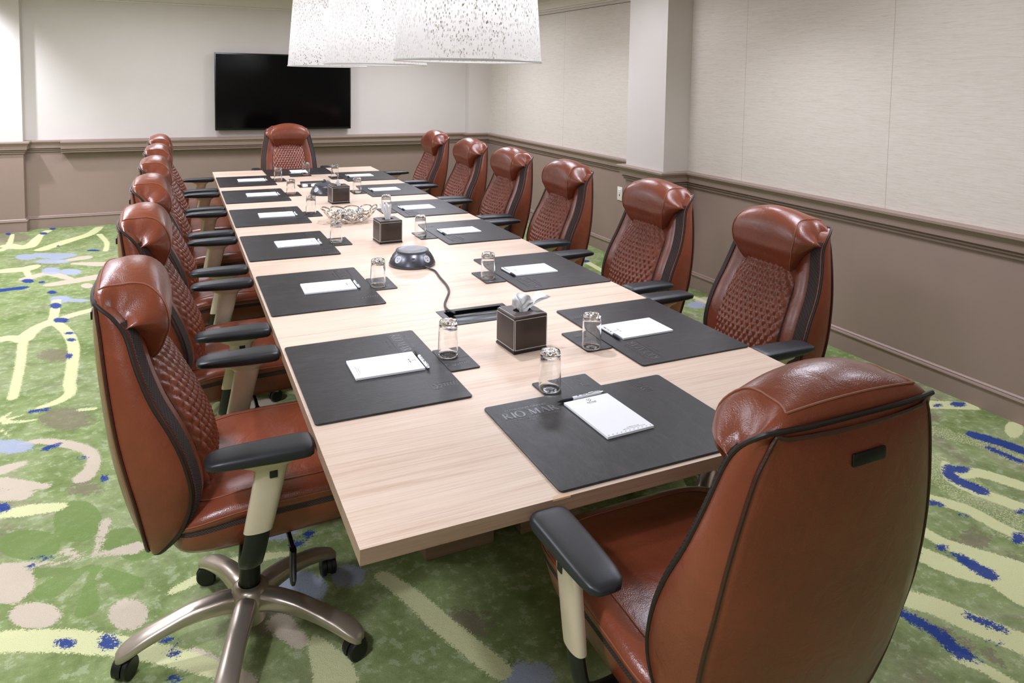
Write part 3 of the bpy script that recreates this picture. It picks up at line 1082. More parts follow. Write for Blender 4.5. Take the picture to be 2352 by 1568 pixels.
def head_pt(i, s):
    """ring point i at lateral parameter s in -1..1"""
    y, z = HEAD_C[i % len(HEAD_C)]
    hw = np.interp(z, [.842, .88, .92, .975, 1.01, 1.04, 1.06], [.138, .162, .182, .193, .191, .181, .166])
    sag = .009 * (1 - s * s)
    d = np.array((y, z)) - HC
    p = np.array((y, z)) + d / max(1e-6, np.linalg.norm(d)) * (sag * (1 if z > .92 else .4) - .006)
    t = max(0.0, (abs(s) - .78) / .22)       # the end panel folds back towards the shell
    k = 1 - .40 * t ** 1.5
    p = REAR + (p - REAR) * k
    p[1] -= .036 * min(1, abs(s)) ** 2.2 * min(1, max(0, (z - .90) / .14)) * min(1, max(.2, (y + .337) / .05))
    x = hw * s
    if abs(s) > 1:                           # rounded close of the end panel
        e = (abs(s) - 1) / .05
        c = np.array((-.272, .955))
        p = c + (p - c) * math.sqrt(max(0.0, 1 - e * e))
        x = math.copysign(hw * (1 - .25 * e * e) + .25 * .18 * e * e + .010 * e, s)
    return (x, p[0], p[1])


def quilt_base(s, z):
    y = np.interp(z, [.459, .516, .582, .639, .724, .791, .866, .885], [-.112, -.090, -.084, -.096, -.132, -.166, -.206, -.224])
    return y - .024 * s * s - .012 * abs(s) ** 6


def quilt_hw(z):
    return np.interp(z, [.459, .535, .63, .724, .82, .885], [.134, .144, .149, .147, .135, .122])


def build_chair():
    root = empty('office_chair')
    # --- backrest shell
    rings = []
    for z, urc, us, hwr, uf, hwf in BK:
        d = us - urc
        sx, sy = hwf - hwr, uf - us
        half = [(0, urc), (.4 * hwr, urc + .10 * d), (.75 * hwr, urc + .42 * d), (.93 * hwr, urc + .74 * d), (hwr - .004, us - .004), (hwr, us + .004),
                (hwr + .3 * sx + .010, us + .3 * sy), (hwr + .65 * sx + .009, us + .65 * sy), (hwf, uf),
                (hwf - .007, uf + .007), (hwf - .036, uf + .020), (hwf - .055, uf + .028), (hwf - .085, uf + .018), (.06, uf + .004), (0, uf + .004)]
        ring = [(x, y, z) for x, y in half] + [(-x, y, z) for x, y in half[-2:0:-1]]
        rings.append(ring)
    mb = MB()
    mb.loft(rings)
    back = mk('backrest', mb, M['leather'], root, 60)
    mb = MB()
    path = [(r[5], r[4], r[0]) for r in BK]
    L_ = [(-x, y, z) for x, y, z in path] + [(x, -.340, ZT(1.080)) for x in (-.11, -.05, 0, .05, .11)] + path[::-1]
    mb.tube(L_, .0042, 8)
    mk('piping', mb, M['piping'], back)
    mb = MB()
    path = [(r[3] + .001, r[2] - .001, r[0]) for r in BK[:-3]]
    top = [(x, -.333 - .015 * (1 - (x / .165) ** 2), ZT(1.062)) for x in np.linspace(-.145, .145, 9)]
    mb.tube([(-x, y, z) for x, y, z in path] + top + path[::-1], .0036, 6)
    mk('rear_seam', mb, M['leather_dark'], back)
    for sg in (-1, 1):
        mb = MB()
        rr = []
        for z, urc, us, hwr, uf, hwf in BK[3:-9]:
            w = .030 * min(1, (z - .412) / .05, (1.02 - z) / .04)
            a = Vector((sg * (hwf - .005), uf + .009, z))
            b = Vector((sg * (hwf - .005 - w), uf + .009 + w * .42, z))
            n = Vector((sg * .35, .94, 0)) * .0022
            rr.append([a - n, b - n, b + n, a + n])
        mb.loft(rr)
        mk('mesh_strip', mb, M['mesh'], back)
    mb = MB()
    mb.rbox((.012, -.3485, .950), (.072, .006, .021), .0025)
    mk('name_plate', mb, M['black'], back)
    # --- quilted lumbar panel
    nu, nv = 78, 96
    z0, z1 = .459, .883

    def qf(u, v):
        s, z = 2 * u - 1, z0 + (z1 - z0) * v
        x = s * quilt_hw(z)
        p, q = x / .024, (z - z0) / .041
        e = abs(math.sin(PI * (p + q)) * math.sin(PI * (p - q))) ** .55
        edge = min(1, (1 - abs(s)) / .08, v / .04, (1 - v) / .03)
        return (x, quilt_base(s, z) +  .013 * e * max(0, edge), z)
    mb = MB()
    mb.grid(qf, nu, nv)
    pad = mk('lumbar_panel', mb, M['leather'], root, 80)
    for sg in (-1, 1):
        mb = MB()
        rr = []
        for v in np.linspace(0, 1, 24):
            z = z0 + (z1 - z0) * v
            x, yb = sg * quilt_hw(z), quilt_base(1, z)
            rr.append([(x, yb + .001, z), (x + sg * .006, yb - .006, z), (x + sg * .006, yb - .06, z), (x - sg * .012, yb - .06, z), (x - sg * .012, yb - .004, z)])
        mb.loft(rr)
        mk('panel_edge', mb, M['mesh'], pad)
    # --- headrest roll
    ss = [math.sin(PI / 2 * t) for t in np.linspace(-1, 1, 41)]
    cl = [1.012, 1.024, 1.035, 1.043, 1.048, 1.0499]
    ss = [-q for q in cl[::-1]] + ss + cl
    mb = MB()
    mb.loft([[head_pt(i, s) for i in range(len(HEAD_C))] for s in ss])
    head = mk('headrest', mb, M['leather'], root, 70)
    mb = MB()
    n_ = len(HEAD_C)
    for sg in (-1, 1):
        for off in (-.018,):
            mb = MB()
            path = []
            for i in range(4, 30):
                p = Vector(head_pt(i, sg * (.80 + off)))
                c = Vector((p.x, HC[0], HC[1]))
                path.append(p + (p - c).normalized() * .0006)
            mb.tube(path, .0018, 5)
            mk('stitching', mb, M['stitch'], head)
    mb = MB()
    path = []
    for s in np.linspace(-.78, .78, 25):
        p = Vector(head_pt(4, s))
        path.append(p + (p - Vector((p.x, HC[0], HC[1]))).normalized() * .0006)
    mb.tube(path, .0018, 5)
    mk('stitching', mb, M['stitch'], head)
    # --- seat
    lv = [(.424, .195, -.175, .230), (.430, .217, -.188, .262), (.450, .234, -.193, .285), (.490, .243, -.193, .296), (.506, .245, -.193, .298),
          (.508, .242, -.190, .296), (.520, .242, -.190, .296), (.522, .247, -.194, .300), (.536, .252, -.195, .304), (.552, .250, -.192, .302),
          (.563, .240, -.183, .292), (.569, .224, -.165, .274), (.571, .200, -.140, .250)]
    ZS = lambda z: .404 + (z - .424) * .93

    def seat_z(x, y, z):
        f = min(1, max(0, (z - .42) / .11))
        t = min(1, max(0, (.03 - y) / .22))
        u = min(1, max(0, (y - .18) / .12))
        return z - f * (.046 * t * t) - f * .012 * u * u + .030 * max(0, y) * (1 - f)
    rings = []
    for z, hx, y0, y1 in lv:
        r = sring(0, (y0 + y1) / 2, ZS(z), hx, (y1 - y0) / 2, 64, 5.5)
        rings.append([(p.x, p.y, seat_z(p.x, p.y, p.z)) for p in r])
    # dished top
    for k, q in enumerate((.86, .66, .40, .02)):
        r = sring(0, .055, ZS(.571) - (.002, .006, .009, .010)[k], .200 * q, .195 * q, 64, 5.5 - k)
        rings.append([(p.x, p.y, seat_z(p.x, p.y, p.z)) for p in r])
    mb = MB()
    mb.loft(rings)
    seat = mk('seat', mb, M['leather'], root, 60)
    mb = MB()
    rr = []
    zm = ZS(.514)
    for p in sring(0, .053, zm, .2455, .2465, 64, 5.5):
        n = (p - Vector((0, .053, zm))).normalized()
        zz = seat_z(p.x, p.y, zm)
        rr.append([(p.x - n.x * .004, p.y - n.y * .004, zz - .0062), (p.x, p.y, zz - .0062), (p.x, p.y, zz + .0062), (p.x - n.x * .004, p.y - n.y * .004, zz + .0062)])
    mb.loft(rr, loop=True)
    mk('mesh_band', mb, M['mesh'], seat)
    for z, hx, hy in ((.5425, .2518, .2508), (.5705, .206, .201)):
        mb = MB()
        path = [(p.x, p.y, seat_z(p.x, p.y, p.z) + .001) for p in sring(0, .0545, ZS(z), hx, hy, 64, 5.5)]
        mb.tube(path, .0013, 5, True)
        mk('stitching', mb, M['stitch'], seat)
    # --- arms
    for sg in (-1, 1):
        X = sg * .302
        mb = MB()
        rr = []
        for y, hw, zt, zb in [(-.118, .010, .669, .663), (-.115, .024, .674, .660), (-.104, .034, .679, .658), (-.08, .0385, .683, .656), (-.03, .0405, .685, .653),
                              (.03, .0415, .686, .651), (.088, .0425, .686, .651), (.105, .041, .685, .652), (.113, .035, .682, .655), (.116, .022, .677, .660)]:
            rr.append(sring(X, y, (zt + zb) / 2, hw, (zt - zb) / 2, 28, 3.6, 'xz'))
        mb.loft(rr)
        arm = mk('armrest', mb, M['arm'], root, 50)
        mb = MB()
        mb.loft([sring(X, .018, .655, .031, .062, 28, 3), sring(X, .018, .646, .029, .058, 28, 3), sring(X, .021, .637, .021, .042, 28, 2.6), sring(X, .023, .628, .0165, .036, 28, 2.4),
                 sring(X, .012, .575, .0160, .034, 28, 2.4), sring(X, -.002, .510, .0155, .0325, 28, 2.4), sring(X, -.007, .488, .0150, .0315, 28, 2.4)])
        mk('arm_sleeve', mb, M['champagne'], arm)
        mb = MB()
        mb.rbox((X + sg * .0155, .026, .622), (.006, .018, .018), .002)
        mk('height_lever', mb, M['black'], arm)
        path = crom([(X, -.004, .505), (X - sg * .003, -.012, .455), (X - sg * .014, -.020, .412), (X - sg * .045, -.020, .388), (X - sg * .12, -.012, .382), (X - sg * .21, 0, .382)], 4)
        rr = []
        for i, p in enumerate(path):
            a, b = path[max(0, i - 1)], path[min(len(path) - 1, i + 1)]
            t = Vector(b - a).normalized()
            n = t.cross(Vector((0, 1, 0))).normalized()
            rr.append([Vector(p) + n * .0125 * math.cos(2 * PI * k / 16) + Vector((0, 1, 0)) * .0275 * math.sin(2 * PI * k / 16) for k in range(16)])
        mb = MB()
        mb.loft(rr)
        mk('arm_upright', mb, M['black'], arm)
    # --- mechanism, column, base
    mb = MB()
    mb.rbox((0, .0, .384), (.20, .26, .042), .008)
    mb.box((0, 0, .402), (.3, .3, .006))
    mech = mk('tilt_mechanism', mb, M['black'], root)
    mb = MB()
    mb.tube([(.06, .075, .376), (.17, .08, .372), (.215, .082, .362)], .006, 8)
    mb.loft([sring(.215, .082, .366, .016, .008, 14, 2.5), sring(.228, .080, .335, .013, .008, 14, 2.5), sring(.238, .078, .312, .022, .008, 14, 2.5), sring(.242, .077, .300, .016, .006, 14, 2.5)])
    mk('tilt_lever', mb, M['black'], mech)
    mb = MB()
    mb.lathe([(.027, .10), (.027, .27), (.024, .272), (.024, .30), (.016, .302), (.016, .37)], 24)
    mk('gas_cylinder', mb, M['black'], root)
    mb = MB()
    mb.lathe([(.030, .055), (.040, .062), (.046, .09), (.050, .125), (.047, .150), (.038, .160), (.030, .163), (.0275, .160)], 32)
    mk('base_hub', mb, M['bronze'], root)
    for k in range(5):
        a = 2 * PI * k / 5 + R(54.6)
        leg = build_leg(root)
        leg.rotation_euler = (0, 0, a)
    return root


def build_leg(root):
    mb = MB()
    rr = []
    for r, zt, h, hw in crom([(.03, .146, .056, .026), (.07, .149, .048, .0275), (.14, .140, .040, .0265), (.20, .122, .034, .0265), (.255, .103, .032, .0285), (.288, .087, .031, .029),
                              (.310, .074, .027, .024), (.320, .064, .018, .013)], 3):
        ring = []
        for j in range(20):
            t = 2 * PI * j / 20
            ca, sa = math.cos(t), math.sin(t)
            x = hw * math.copysign(abs(ca) ** .62, ca)
            z = h / 2 * math.copysign(abs(sa) ** .62, sa)
            z += .004 * max(0, 1 - abs(x) / hw * 1.6) if sa > 0 else 0      # raised spine
            ring.append((r, x, zt - h / 2 + z))
        rr.append(ring)
    mb.loft(rr)
    leg = mk('leg', mb, M['bronze'], root, 50)
    mb = MB()
    Rm = Matrix.Rotation(R(55), 4, 'Z')
    c = Vector((.299, 0, .0275))
    for s in (-1, 1):
        rot = Rm @ Matrix.Rotation(R(90), 4, 'X')
        prof = [(.012, -.0085), (.024, -.0085), (.0275, -.0055), (.0275, .0055), (.024, .0085), (.012, .0085)]
        off = Rm @ Vector((0, s * .0135, 0))
        mb.lathe(prof, 24, c + off, rot)
    mb.lathe([(.009, .03), (.009, .066)], 12, (.290, 0, 0))
    hood = []
    for j in range(9):
        t = R(-10) + R(200) * j / 8
        hood.append([c + Rm @ Vector((.031 * math.cos(t), y, .031 * math.sin(t))) for y in (-.006, .006)] +
                    [c + Rm @ Vector((.020 * math.cos(t), y, .020 * math.sin(t))) for y in (.006, -.006)])
    mb.loft(hood)
    mk('caster', mb, M['black'], leg)
    return leg


chair0 = build_chair()
G_CH = 'brown leather chairs around the conference table'
ORD = ['nearest', 'second', 'third', 'fourth', 'fifth', 'farthest']
CHAIRS = [(.668, -.122, 0.0, 'brown leather chair at the near end of the table, its back turned to the camera'),
          (.672, 5.500, 180.0, 'brown leather chair at the far end of the table, in front of the television')]
LY = [.758, 1.585, 2.405, 3.190, 3.945, 4.730]
LROT = [-90, -90, -90, -90, -90, -90]
for i, y in enumerate(LY):
    lab = ['brown leather chair nearest the camera on the open-carpet side, whole bronze base in view',
           'second brown leather chair from the near end along the open-carpet side of the table',
           'third brown leather chair from the near end along the open-carpet side of the table',
           'fourth brown leather chair from the near end along the open-carpet side of the table',
           'fifth brown leather chair from the near end along the open-carpet side of the table',
           'last brown leather chair before the television on the open-carpet side of the table'][i]
    CHAIRS.append((-.119, y, LROT[i], lab))
RYY = [.768, 1.515, 2.360, 3.110, 3.840, 4.680]
RROT = [90, 92, 90, 92, 91, 89]
RXX = [1.468, 1.473, 1.468, 1.473, 1.470, 1.478]
for i, y in enumerate(RYY):
    lab = ['brown leather chair nearest the camera on the wainscot side of the table',
           'second brown leather chair from the near end on the wainscot side, before the white column',
           'third brown leather chair from the near end on the wainscot side of the table',
           'fourth brown leather chair from the near end on the wainscot side of the table',
           'fifth brown leather chair from the near end on the wainscot side of the table',
           'last brown leather chair toward the television on the wainscot side of the table'][i]
    CHAIRS.append((RXX[i], y, RROT[i], lab))
for i, (x, y, rz, lab) in enumerate(CHAIRS):
    t = chair0 if i == 0 else copy_tree(chair0)
    t.location = (x, y, 0)
    t.rotation_euler = (0, 0, R(rz))
    tag(t, lab, 'chair', G_CH)


# ---------------------------------------------------------------- conference table
TW, TL, TZ = 1.345, 5.341, .69
TH = .030
HX = (.549, .803)
H1, H2 = (1.022, 1.176), (4.236, 4.376)        # openings for the two cable hatches
tbl = empty('conference_table', (0, 0, 0))
tag(tbl, 'long wood-grain laminate conference table with square edges in the middle of the room', 'table')
mb = MB()
xs = [0, HX[0], HX[1], TW]
ys = [0, H1[0], H1[1], H2[0], H2[1], TL]
hole = lambda i, j: i == 1 and j in (1, 3)
for z, flip in ((TZ, False), (TZ - TH, True)):
    for i in range(3):
        for j in range(5):
            if hole(i, j):
                continue
            q = [(xs[i], ys[j], z), (xs[i + 1], ys[j], z), (xs[i + 1], ys[j + 1], z), (xs[i], ys[j + 1], z)]
            mb.add(q, [(0, 1, 2, 3) if not flip else (3, 2, 1, 0)])


mb.cur = 1


def wallq(a, b):
    mb.add([(a[0], a[1], TZ - TH), (b[0], b[1], TZ - TH), (b[0], b[1], TZ), (a[0], a[1], TZ)], [(0, 1, 2, 3)])


for j in range(5):
    wallq((TW, ys[j]), (TW, ys[j + 1])); wallq((0, ys[j + 1]), (0, ys[j]))
for i in range(3):
    wallq((xs[i], 0), (xs[i + 1], 0)); wallq((xs[i + 1], TL), (xs[i], TL))
for a, b in (H1, H2):
    wallq((HX[0], a), (HX[0], b)); wallq((HX[1], b), (HX[1], a)); wallq((HX[1], a), (HX[0], a)); wallq((HX[0], b), (HX[1], b))
bm_ = bmesh.new()
top = mk('tabletop', mb, [M['wood'], M['wood_edge']], tbl, smooth=False)
bm_.from_mesh(top.data)
bmesh.ops.remove_doubles(bm_, verts=bm_.verts[:], dist=1e-5)
bmesh.ops.recalc_face_normals(bm_, faces=bm_.faces[:])
bm_.to_mesh(top.data)
bm_.free()
for y0, y1 in ((.870, 1.36), (2.40, 2.94), (3.92, 4.40)):
    for x0, x1 in ((.412, .648), (.745, .975)):
        mb = MB()
        mb.rbox(((x0 + x1) / 2, (y0 + y1) / 2, (TZ - TH) / 2), (x1 - x0, y1 - y0, TZ - TH), .002, 1)
        mk('pedestal', mb, M['wood_edge'], tbl, smooth=False)

# chip in the front edge
mb = MB()
chip = [(.405 + .02 * math.cos(a), .0012 + .010 * math.sin(a)) for a in np.linspace(PI, 0, 9)]
mb.loft([[(x, y, TZ - .0004) for x, y in chip] + [(.425, -.0006, TZ - .004), (.385, -.0006, TZ - .004)],
         [(x, y, TZ + .0004) for x, y in chip] + [(.425, -.0006, TZ), (.385, -.0006, TZ)]])
mk('edge_chip', mb, plain('bare_chipboard', lin(206, 172, 140), .7), tbl)

# ---------------------------------------------------------------- place settings
PW, PD, PT = .5345, .4030, .0050


def round_plate(w, d, h, r, n=6, bev=.0010):
    out = []
    for z, off in ((0, bev), (bev, 0), (h - bev, 0), (h, bev)):
        ring = []
        for qx, qy, a0 in ((1, 1, 0), (-1, 1, 90), (-1, -1, 180), (1, -1, 270)):
            for k in range(n + 1):
                a = R(a0 + 90 * k / n)
                ring.append((qx * (w / 2 - r) + (r - off) * math.cos(a), qy * (d / 2 - r) + (r - off) * math.sin(a), z))
        out.append(ring)
    mb = MB()
    mb.loft(out)
    return mb


T_WG = text_mb('WYNDHAM GRAND', .0125, spacing=1.05)
T_RS = text_mb('RAINFOREST BEACH AND GOLF RESORT', .0072, spacing=1.1)
T_PR = text_mb('PUERTO RICO', .0070, spacing=1.5)
T_RM = text_mb('RIO MAR', .0068)
T_PEN = text_mb('RIO MAR', .0078, spacing=1.1)
T_F1 = text_mb('wyndhamriomar.com', .0042)
T_F2 = text_mb('6000 Rio Mar Boulevard, Rio Grande', .0042)

pad0 = empty('desk_pad')
mk('mat_panel', round_plate(PW, PD, PT, .010), M['pad'], pad0, 30)
mb = MB()
put(mb, T_WG, (-.170, .157, PT))
serif_rio_mar(mb, .030, -.168, .119, PT)
put(mb, T_RS, (-.168, .107, PT))
put(mb, T_PR, (-.168, .093, PT))
mk('pressed_lettering', mb, M['emboss'], pad0, smooth=False)
mb = MB()
emblem(mb, .075, .176, .158, PT, R(-90))
mk('pressed_emblem', mb, M['emboss'], pad0, smooth=False)

coaster0 = empty('coaster')
mk('mat_panel', round_plate(.170, .090, .004, .006), M['pad'], coaster0, 30)
mb = MB()
emblem(mb, .055, -.043, 0, .004, R(-90))
emblem(mb, .055, .043, 0, .004, R(-90))
bar(mb, (0, -.043), (0, .043), .0009, .0004, .004)
mk('pressed_emblem', mb, M['emboss'], coaster0, smooth=False)

note0 = empty('notepad')
mk('paper_block', round_plate(.133, .196, .006, .001, 2, .0003), M['paper'], note0, 20)
mb = MB()
put(mb, T_RM, (0, .069, .006), mat=None)
for k, (x, y) in enumerate([(-.004, .0885), (.003, .0885), (-.003, .083), (.004, .0825), (0, .0785)]):
    bar(mb, (x - .003, y - .002), (x + .003, y + .0015), .0016, .0003, .006)
bar(mb, (-.012, .066), (.012, .066), .0008, .0003, .006)
mk('printed_logo', mb, M['ink'], note0, smooth=False)
mb = MB()
put(mb, T_F1, (.018, -.080, .006))
put(mb, T_F2, (.018, -.086, .006))
for k in range(11):
    x = -.060 + k * .012
    bar(mb, (x - .002, -.0925), (x + .002, -.0925), .0028, .0003, .006)
mk('printed_footer', mb, M['ink_light'], note0, smooth=False)

pen0 = empty('pen')
RX = Matrix.Rotation(R(90), 4, 'Y')
mb = MB()
mb.lathe([(.0048, -.028), (.0050, -.026), (.0050, .055), (.0047, .058)], 18, (0, 0, .005), RX)
barrel = mk('barrel', mb, M['pen_white'], pen0)
mb = MB()
m4 = Matrix.Translation((.016, -.0028, .00975))
put(mb, T_PEN, None, mat=m4)
bar(mb, (-.014, .0006), (-.009, .0006), .005, .0005, .0096)
mk('printed_name', mb, M['pen_dark'], barrel, smooth=False)
mb = MB()
mb.lathe([(.0006, -.074), (.0022, -.068), (.0044, -.058), (.0049, -.045), (.0046, -.029)], 18, (0, 0, .005), RX)
mk('grip', mb, M['pen_dark'], pen0)
mb = MB()
mb.lathe([(.0036, .058), (.0030, .062), (.0034, .068), (.0020, .070)], 16, (0, 0, .005), RX)
mb.rbox((.038, 0, .0108), (.036, .0030, .0012), .0004)
mb.box((.055, 0, .0092), (.002, .003, .004))
mk('clip', mb, M['chrome'], pen0)

glass0 = empty('drinking_glass')
out_p = [(.0292, .0), (.0302, .0012), (.0300, .010), (.0294, .04), (.0284, .075), (.0276, .094), (.0270, .101), (.0250, .1055)]
top_p = [(.0200, .1065), (.0130, .1068), (.0060, .1070), (.0002, .1070)]
in_p = [(.0002, .0925), (.0180, .0925), (.0238, .0905), (.0258, .085), (.0264, .075), (.0274, .04), (.0281, .010), (.0284, .0008)]
mb = MB()


def knobs(r, a, i):
    if 7 < i < 12:
        return .0011 * math.sin(9 * a + i * 1.9) * (r / .02)
    return 0


prof = out_p + top_p + in_p
rings = []
for i, (r, z) in enumerate(prof):
    rings.append([(r * math.cos(2 * PI * k / 54), r * math.sin(2 * PI * k / 54), z + (knobs(r, 2 * PI * k / 54, i) if i < 12 else 0)) for k in range(54)])
mb.loft(rings, loop=True)
mk('tumbler', mb, M['glass'], glass0, 50)

SEATS = []      # (cx, cy, rz, glass offset, coaster offset, where-phrase)
WORD = ['first', 'second', 'third', 'fourth', 'fifth', 'sixth']
lyy = [.755, 1.601, 2.398, 3.180, 3.957, 4.688]
ryy = [.751, 1.543, 2.398, 3.145, 3.925, 4.700]
lg = [(-.020, .236), (.045, .226), (.030, .226), (.010, .238), (.045, .228), (.095, .228)]
rg = [(-.085, .266), (-.050, .262), (-.030, .272), (-.080, .266), (-.070, .262), (-.045, .258)]
SEATS.append((.6755, .2125, 0, (-.060, .236), (-.004, .2435), 'at the near end of the table', 'in front of the near-end chair'))
SEATS.append((.664, 5.128, 180, (-.028, .258), (.016, .2445), 'at the far end of the table', 'in front of the far-end chair'))
for i in range(6):
    SEATS.append((.2090, lyy[i], -90, lg[i], (.010, .249), 'at the %s seat from the near end, open-carpet side' % WORD[i], ''))
for i in range(6):
    SEATS.append((1.1430, ryy[i], 90, rg[i], (-.025, .249), 'at the %s seat from the near end, wainscot side' % WORD[i], ''))
NOUN = [(pad0, 'black leatherette desk pad', 'desk pad', 'desk pads around the table'),
        (coaster0, 'black leatherette coaster strip', 'coaster', 'coasters behind the desk pads'),
        (note0, 'white hotel notepad', 'notepad', 'notepads on the desk pads'),
        (pen0, 'white and black pen', 'pen', 'pens beside the notepads'),
        (glass0, 'upturned clear drinking glass', 'glass', 'upturned glasses on the coasters')]
for n_, (cx, cy, rz, go, co, where, _x) in enumerate(SEATS):
    a = R(rz)
    put_at = lambda lx, ly: (cx + lx * math.cos(a) - ly * math.sin(a), cy + lx * math.sin(a) + ly * math.cos(a))
    jr = random.Random(40 + n_)
    TI = TZ + .0005
    locs = [((0, 0), TI, 0), (co, TI, jr.uniform(-.6, .6)), ((-.003 + jr.uniform(-.004, .004), .042), TI + PT + .0003, jr.uniform(-1.5, 1.5)),
            ((-.004 if n_ > 1 else -.012, .150), TI + PT + .0003, jr.uniform(-2, 2) + (3.5 if n_ == 0 else 0)), (go, TI + .0048, jr.uniform(0, 90))]
    if n_ == 1:
        locs[3] = ((.02, .152), TI + PT + .0003, 2)
    if n_ == 0:
        locs[2] = ((-.003, .040), TI + PT + .0003, 2.0)
    for q, (src, lab, cat, grp) in enumerate(NOUN):
        t = src if n_ == 0 else copy_tree(src)
        (lx, ly), z, dr = locs[q]
        x, y = put_at(lx, ly)
        t.location = (x, y, z)
        t.rotation_euler = (0, 0, a + R(dr))
        if q == 3 and 2 <= n_ < 8:
            t.rotation_euler = (0, 0, a + R(dr))
        tag(t, '%s %s' % (lab, where), cat, grp)

# ---------------------------------------------------------------- tissue boxes
def tissue_box():
    t = empty('tissue_box')
    S, H = .116, .114
    hs = S / 2
    mb = MB()
    mb.loft([sring(0, 0, z, hs - o, hs - o, 64, 28) for z, o in ((.004, .001), (.006, 0), (H - .003, 0), (H, .003))], cap=(True, False))
    outer = sring(0, 0, H, hs - .003, hs - .003, 64, 28)
    inner = [Vector((.030 * math.cos(2 * PI * k / 64), .020 * math.sin(2 * PI * k / 64), H)) for k in range(64)]
    low = [p - Vector((0, 0, .012)) for p in inner]
    wide = [Vector((p.x * 1.75, p.y * 2.5, H - .013)) for p in inner]
    mb.loft([outer, inner, low, wide], cap=(False, False))
    mb.loft([wide, [Vector((p.x, p.y, .02)) for p in wide]], cap=(False, True))
    box = mk('body', mb, M['box'], t, 45)
    mb = MB()
    q = hs - .0035
    for z in (H - .010, .012):
        for (x0, y0), (x1, y1) in (((-q, -hs), (q, -hs)), ((q, hs), (-q, hs)), ((hs, -q), (hs, q)), ((-hs, q), (-hs, -q))):
            mb.tube([(x0, y0, z), (x1, y1, z)], .0008, 5)
    for sx in (-1, 1):
        for sy in (-1, 1):
            mb.tube([(sx * (hs - .003), sy * hs, .012), (sx * (hs - .003), sy * hs, H - .010)], .0008, 5)
            mb.tube([(sx * hs, sy * (hs - .003), .012), (sx * hs, sy * (hs - .003), H - .010)], .0008, 5)
    e = hs - .005
    mb.tube([(-e, -e, H), (e, -e, H), (e, e, H), (-e, e, H)], .0007, 5, True)
    mk('stitching', mb, M['thread'], t)
    mb = MB()
    mb.rbox((0, 0, .003), (S + .002, S + .002, .006), .001)
    mk('base_trim', mb, M['black'], t)
    return t


TB = tissue_box()
for i, (x, y, rz, lab) in enumerate([(.687, .772, 4, 'brown leather tissue box nearest the camera, with a crumpled tissue spread to one side'),
                                     (.684, 2.325, 3, 'brown leather tissue box in the middle of the table, beside the silver bowl'),
                                     (.686, 3.530, 3, 'brown leather tissue box farthest along the table, half hiding a power hub')]):
    t = TB if i == 0 else copy_tree(TB)
    t.location = (x, y, TZ + .0004)
    t.rotation_euler = (0, 0, R(rz))
    tag(t, lab, 'tissue box', 'tissue boxes along the table')


def tissue(name, seed, H, w0, w1, lean, folds, amp, droop):
    rg_ = random.Random(seed)
    ph = [rg_.uniform(0, 6.28) for _ in range(10)]
    mb = MB()

    def fn(u, v):
        s = 2 * u - 1
        f = v ** 1.4
        x = s * (w0 + (w1 - w0) * f) + lean[0] * f
        y = .004 * math.sin(3 * s + ph[0]) + amp * f * (math.sin(folds * s + ph[1] + 1.2 * v) + .5 * math.sin(folds * 2.1 * s + ph[2] - 2 * v)) + lean[1] * f
        z = H * v - droop * f * (abs(s + .2) ** 1.6) + f * (.010 * math.sin(4.3 * s + ph[3]) + .006 * math.sin(9 * s + 5 * v + ph[4]))
        crease = abs(math.sin(7 * s + 6 * v + ph[5])) * .006 + abs(math.sin(11 * s - 8 * v + ph[6])) * .004
        return (x + crease * f * .5, y + crease * f, max(z, .012 * min(1, v * 6)))
    mb.grid(fn, 56, 36)
    return mk(name, mb, M['tissue'], None, 30)


for i, (x, y, rz, pars, lab) in enumerate([
        (.690, .772, 6, (3, .050, .014, .078, (.022, .0), 6.5, .016, .012), 'crumpled white tissue spilling from the nearest brown tissue box'),
        (.684, 2.325, 0, (8, .092, .013, .030, (-.012, .008), 4.5, .011, .020), 'tall white tissue standing up out of the middle tissue box'),
        (.686, 3.530, 5, (11, .040, .012, .018, (-.004, .0), 4, .006, .014), 'small white tissue tip showing from the farthest tissue box')]):
    t = tissue('facial_tissue', *pars)
    t.location = (x, y, TZ + .106)
    t.rotation_euler = (0, 0, R(rz))
    tag(t, lab, 'tissue', 'tissues pulled from the boxes')

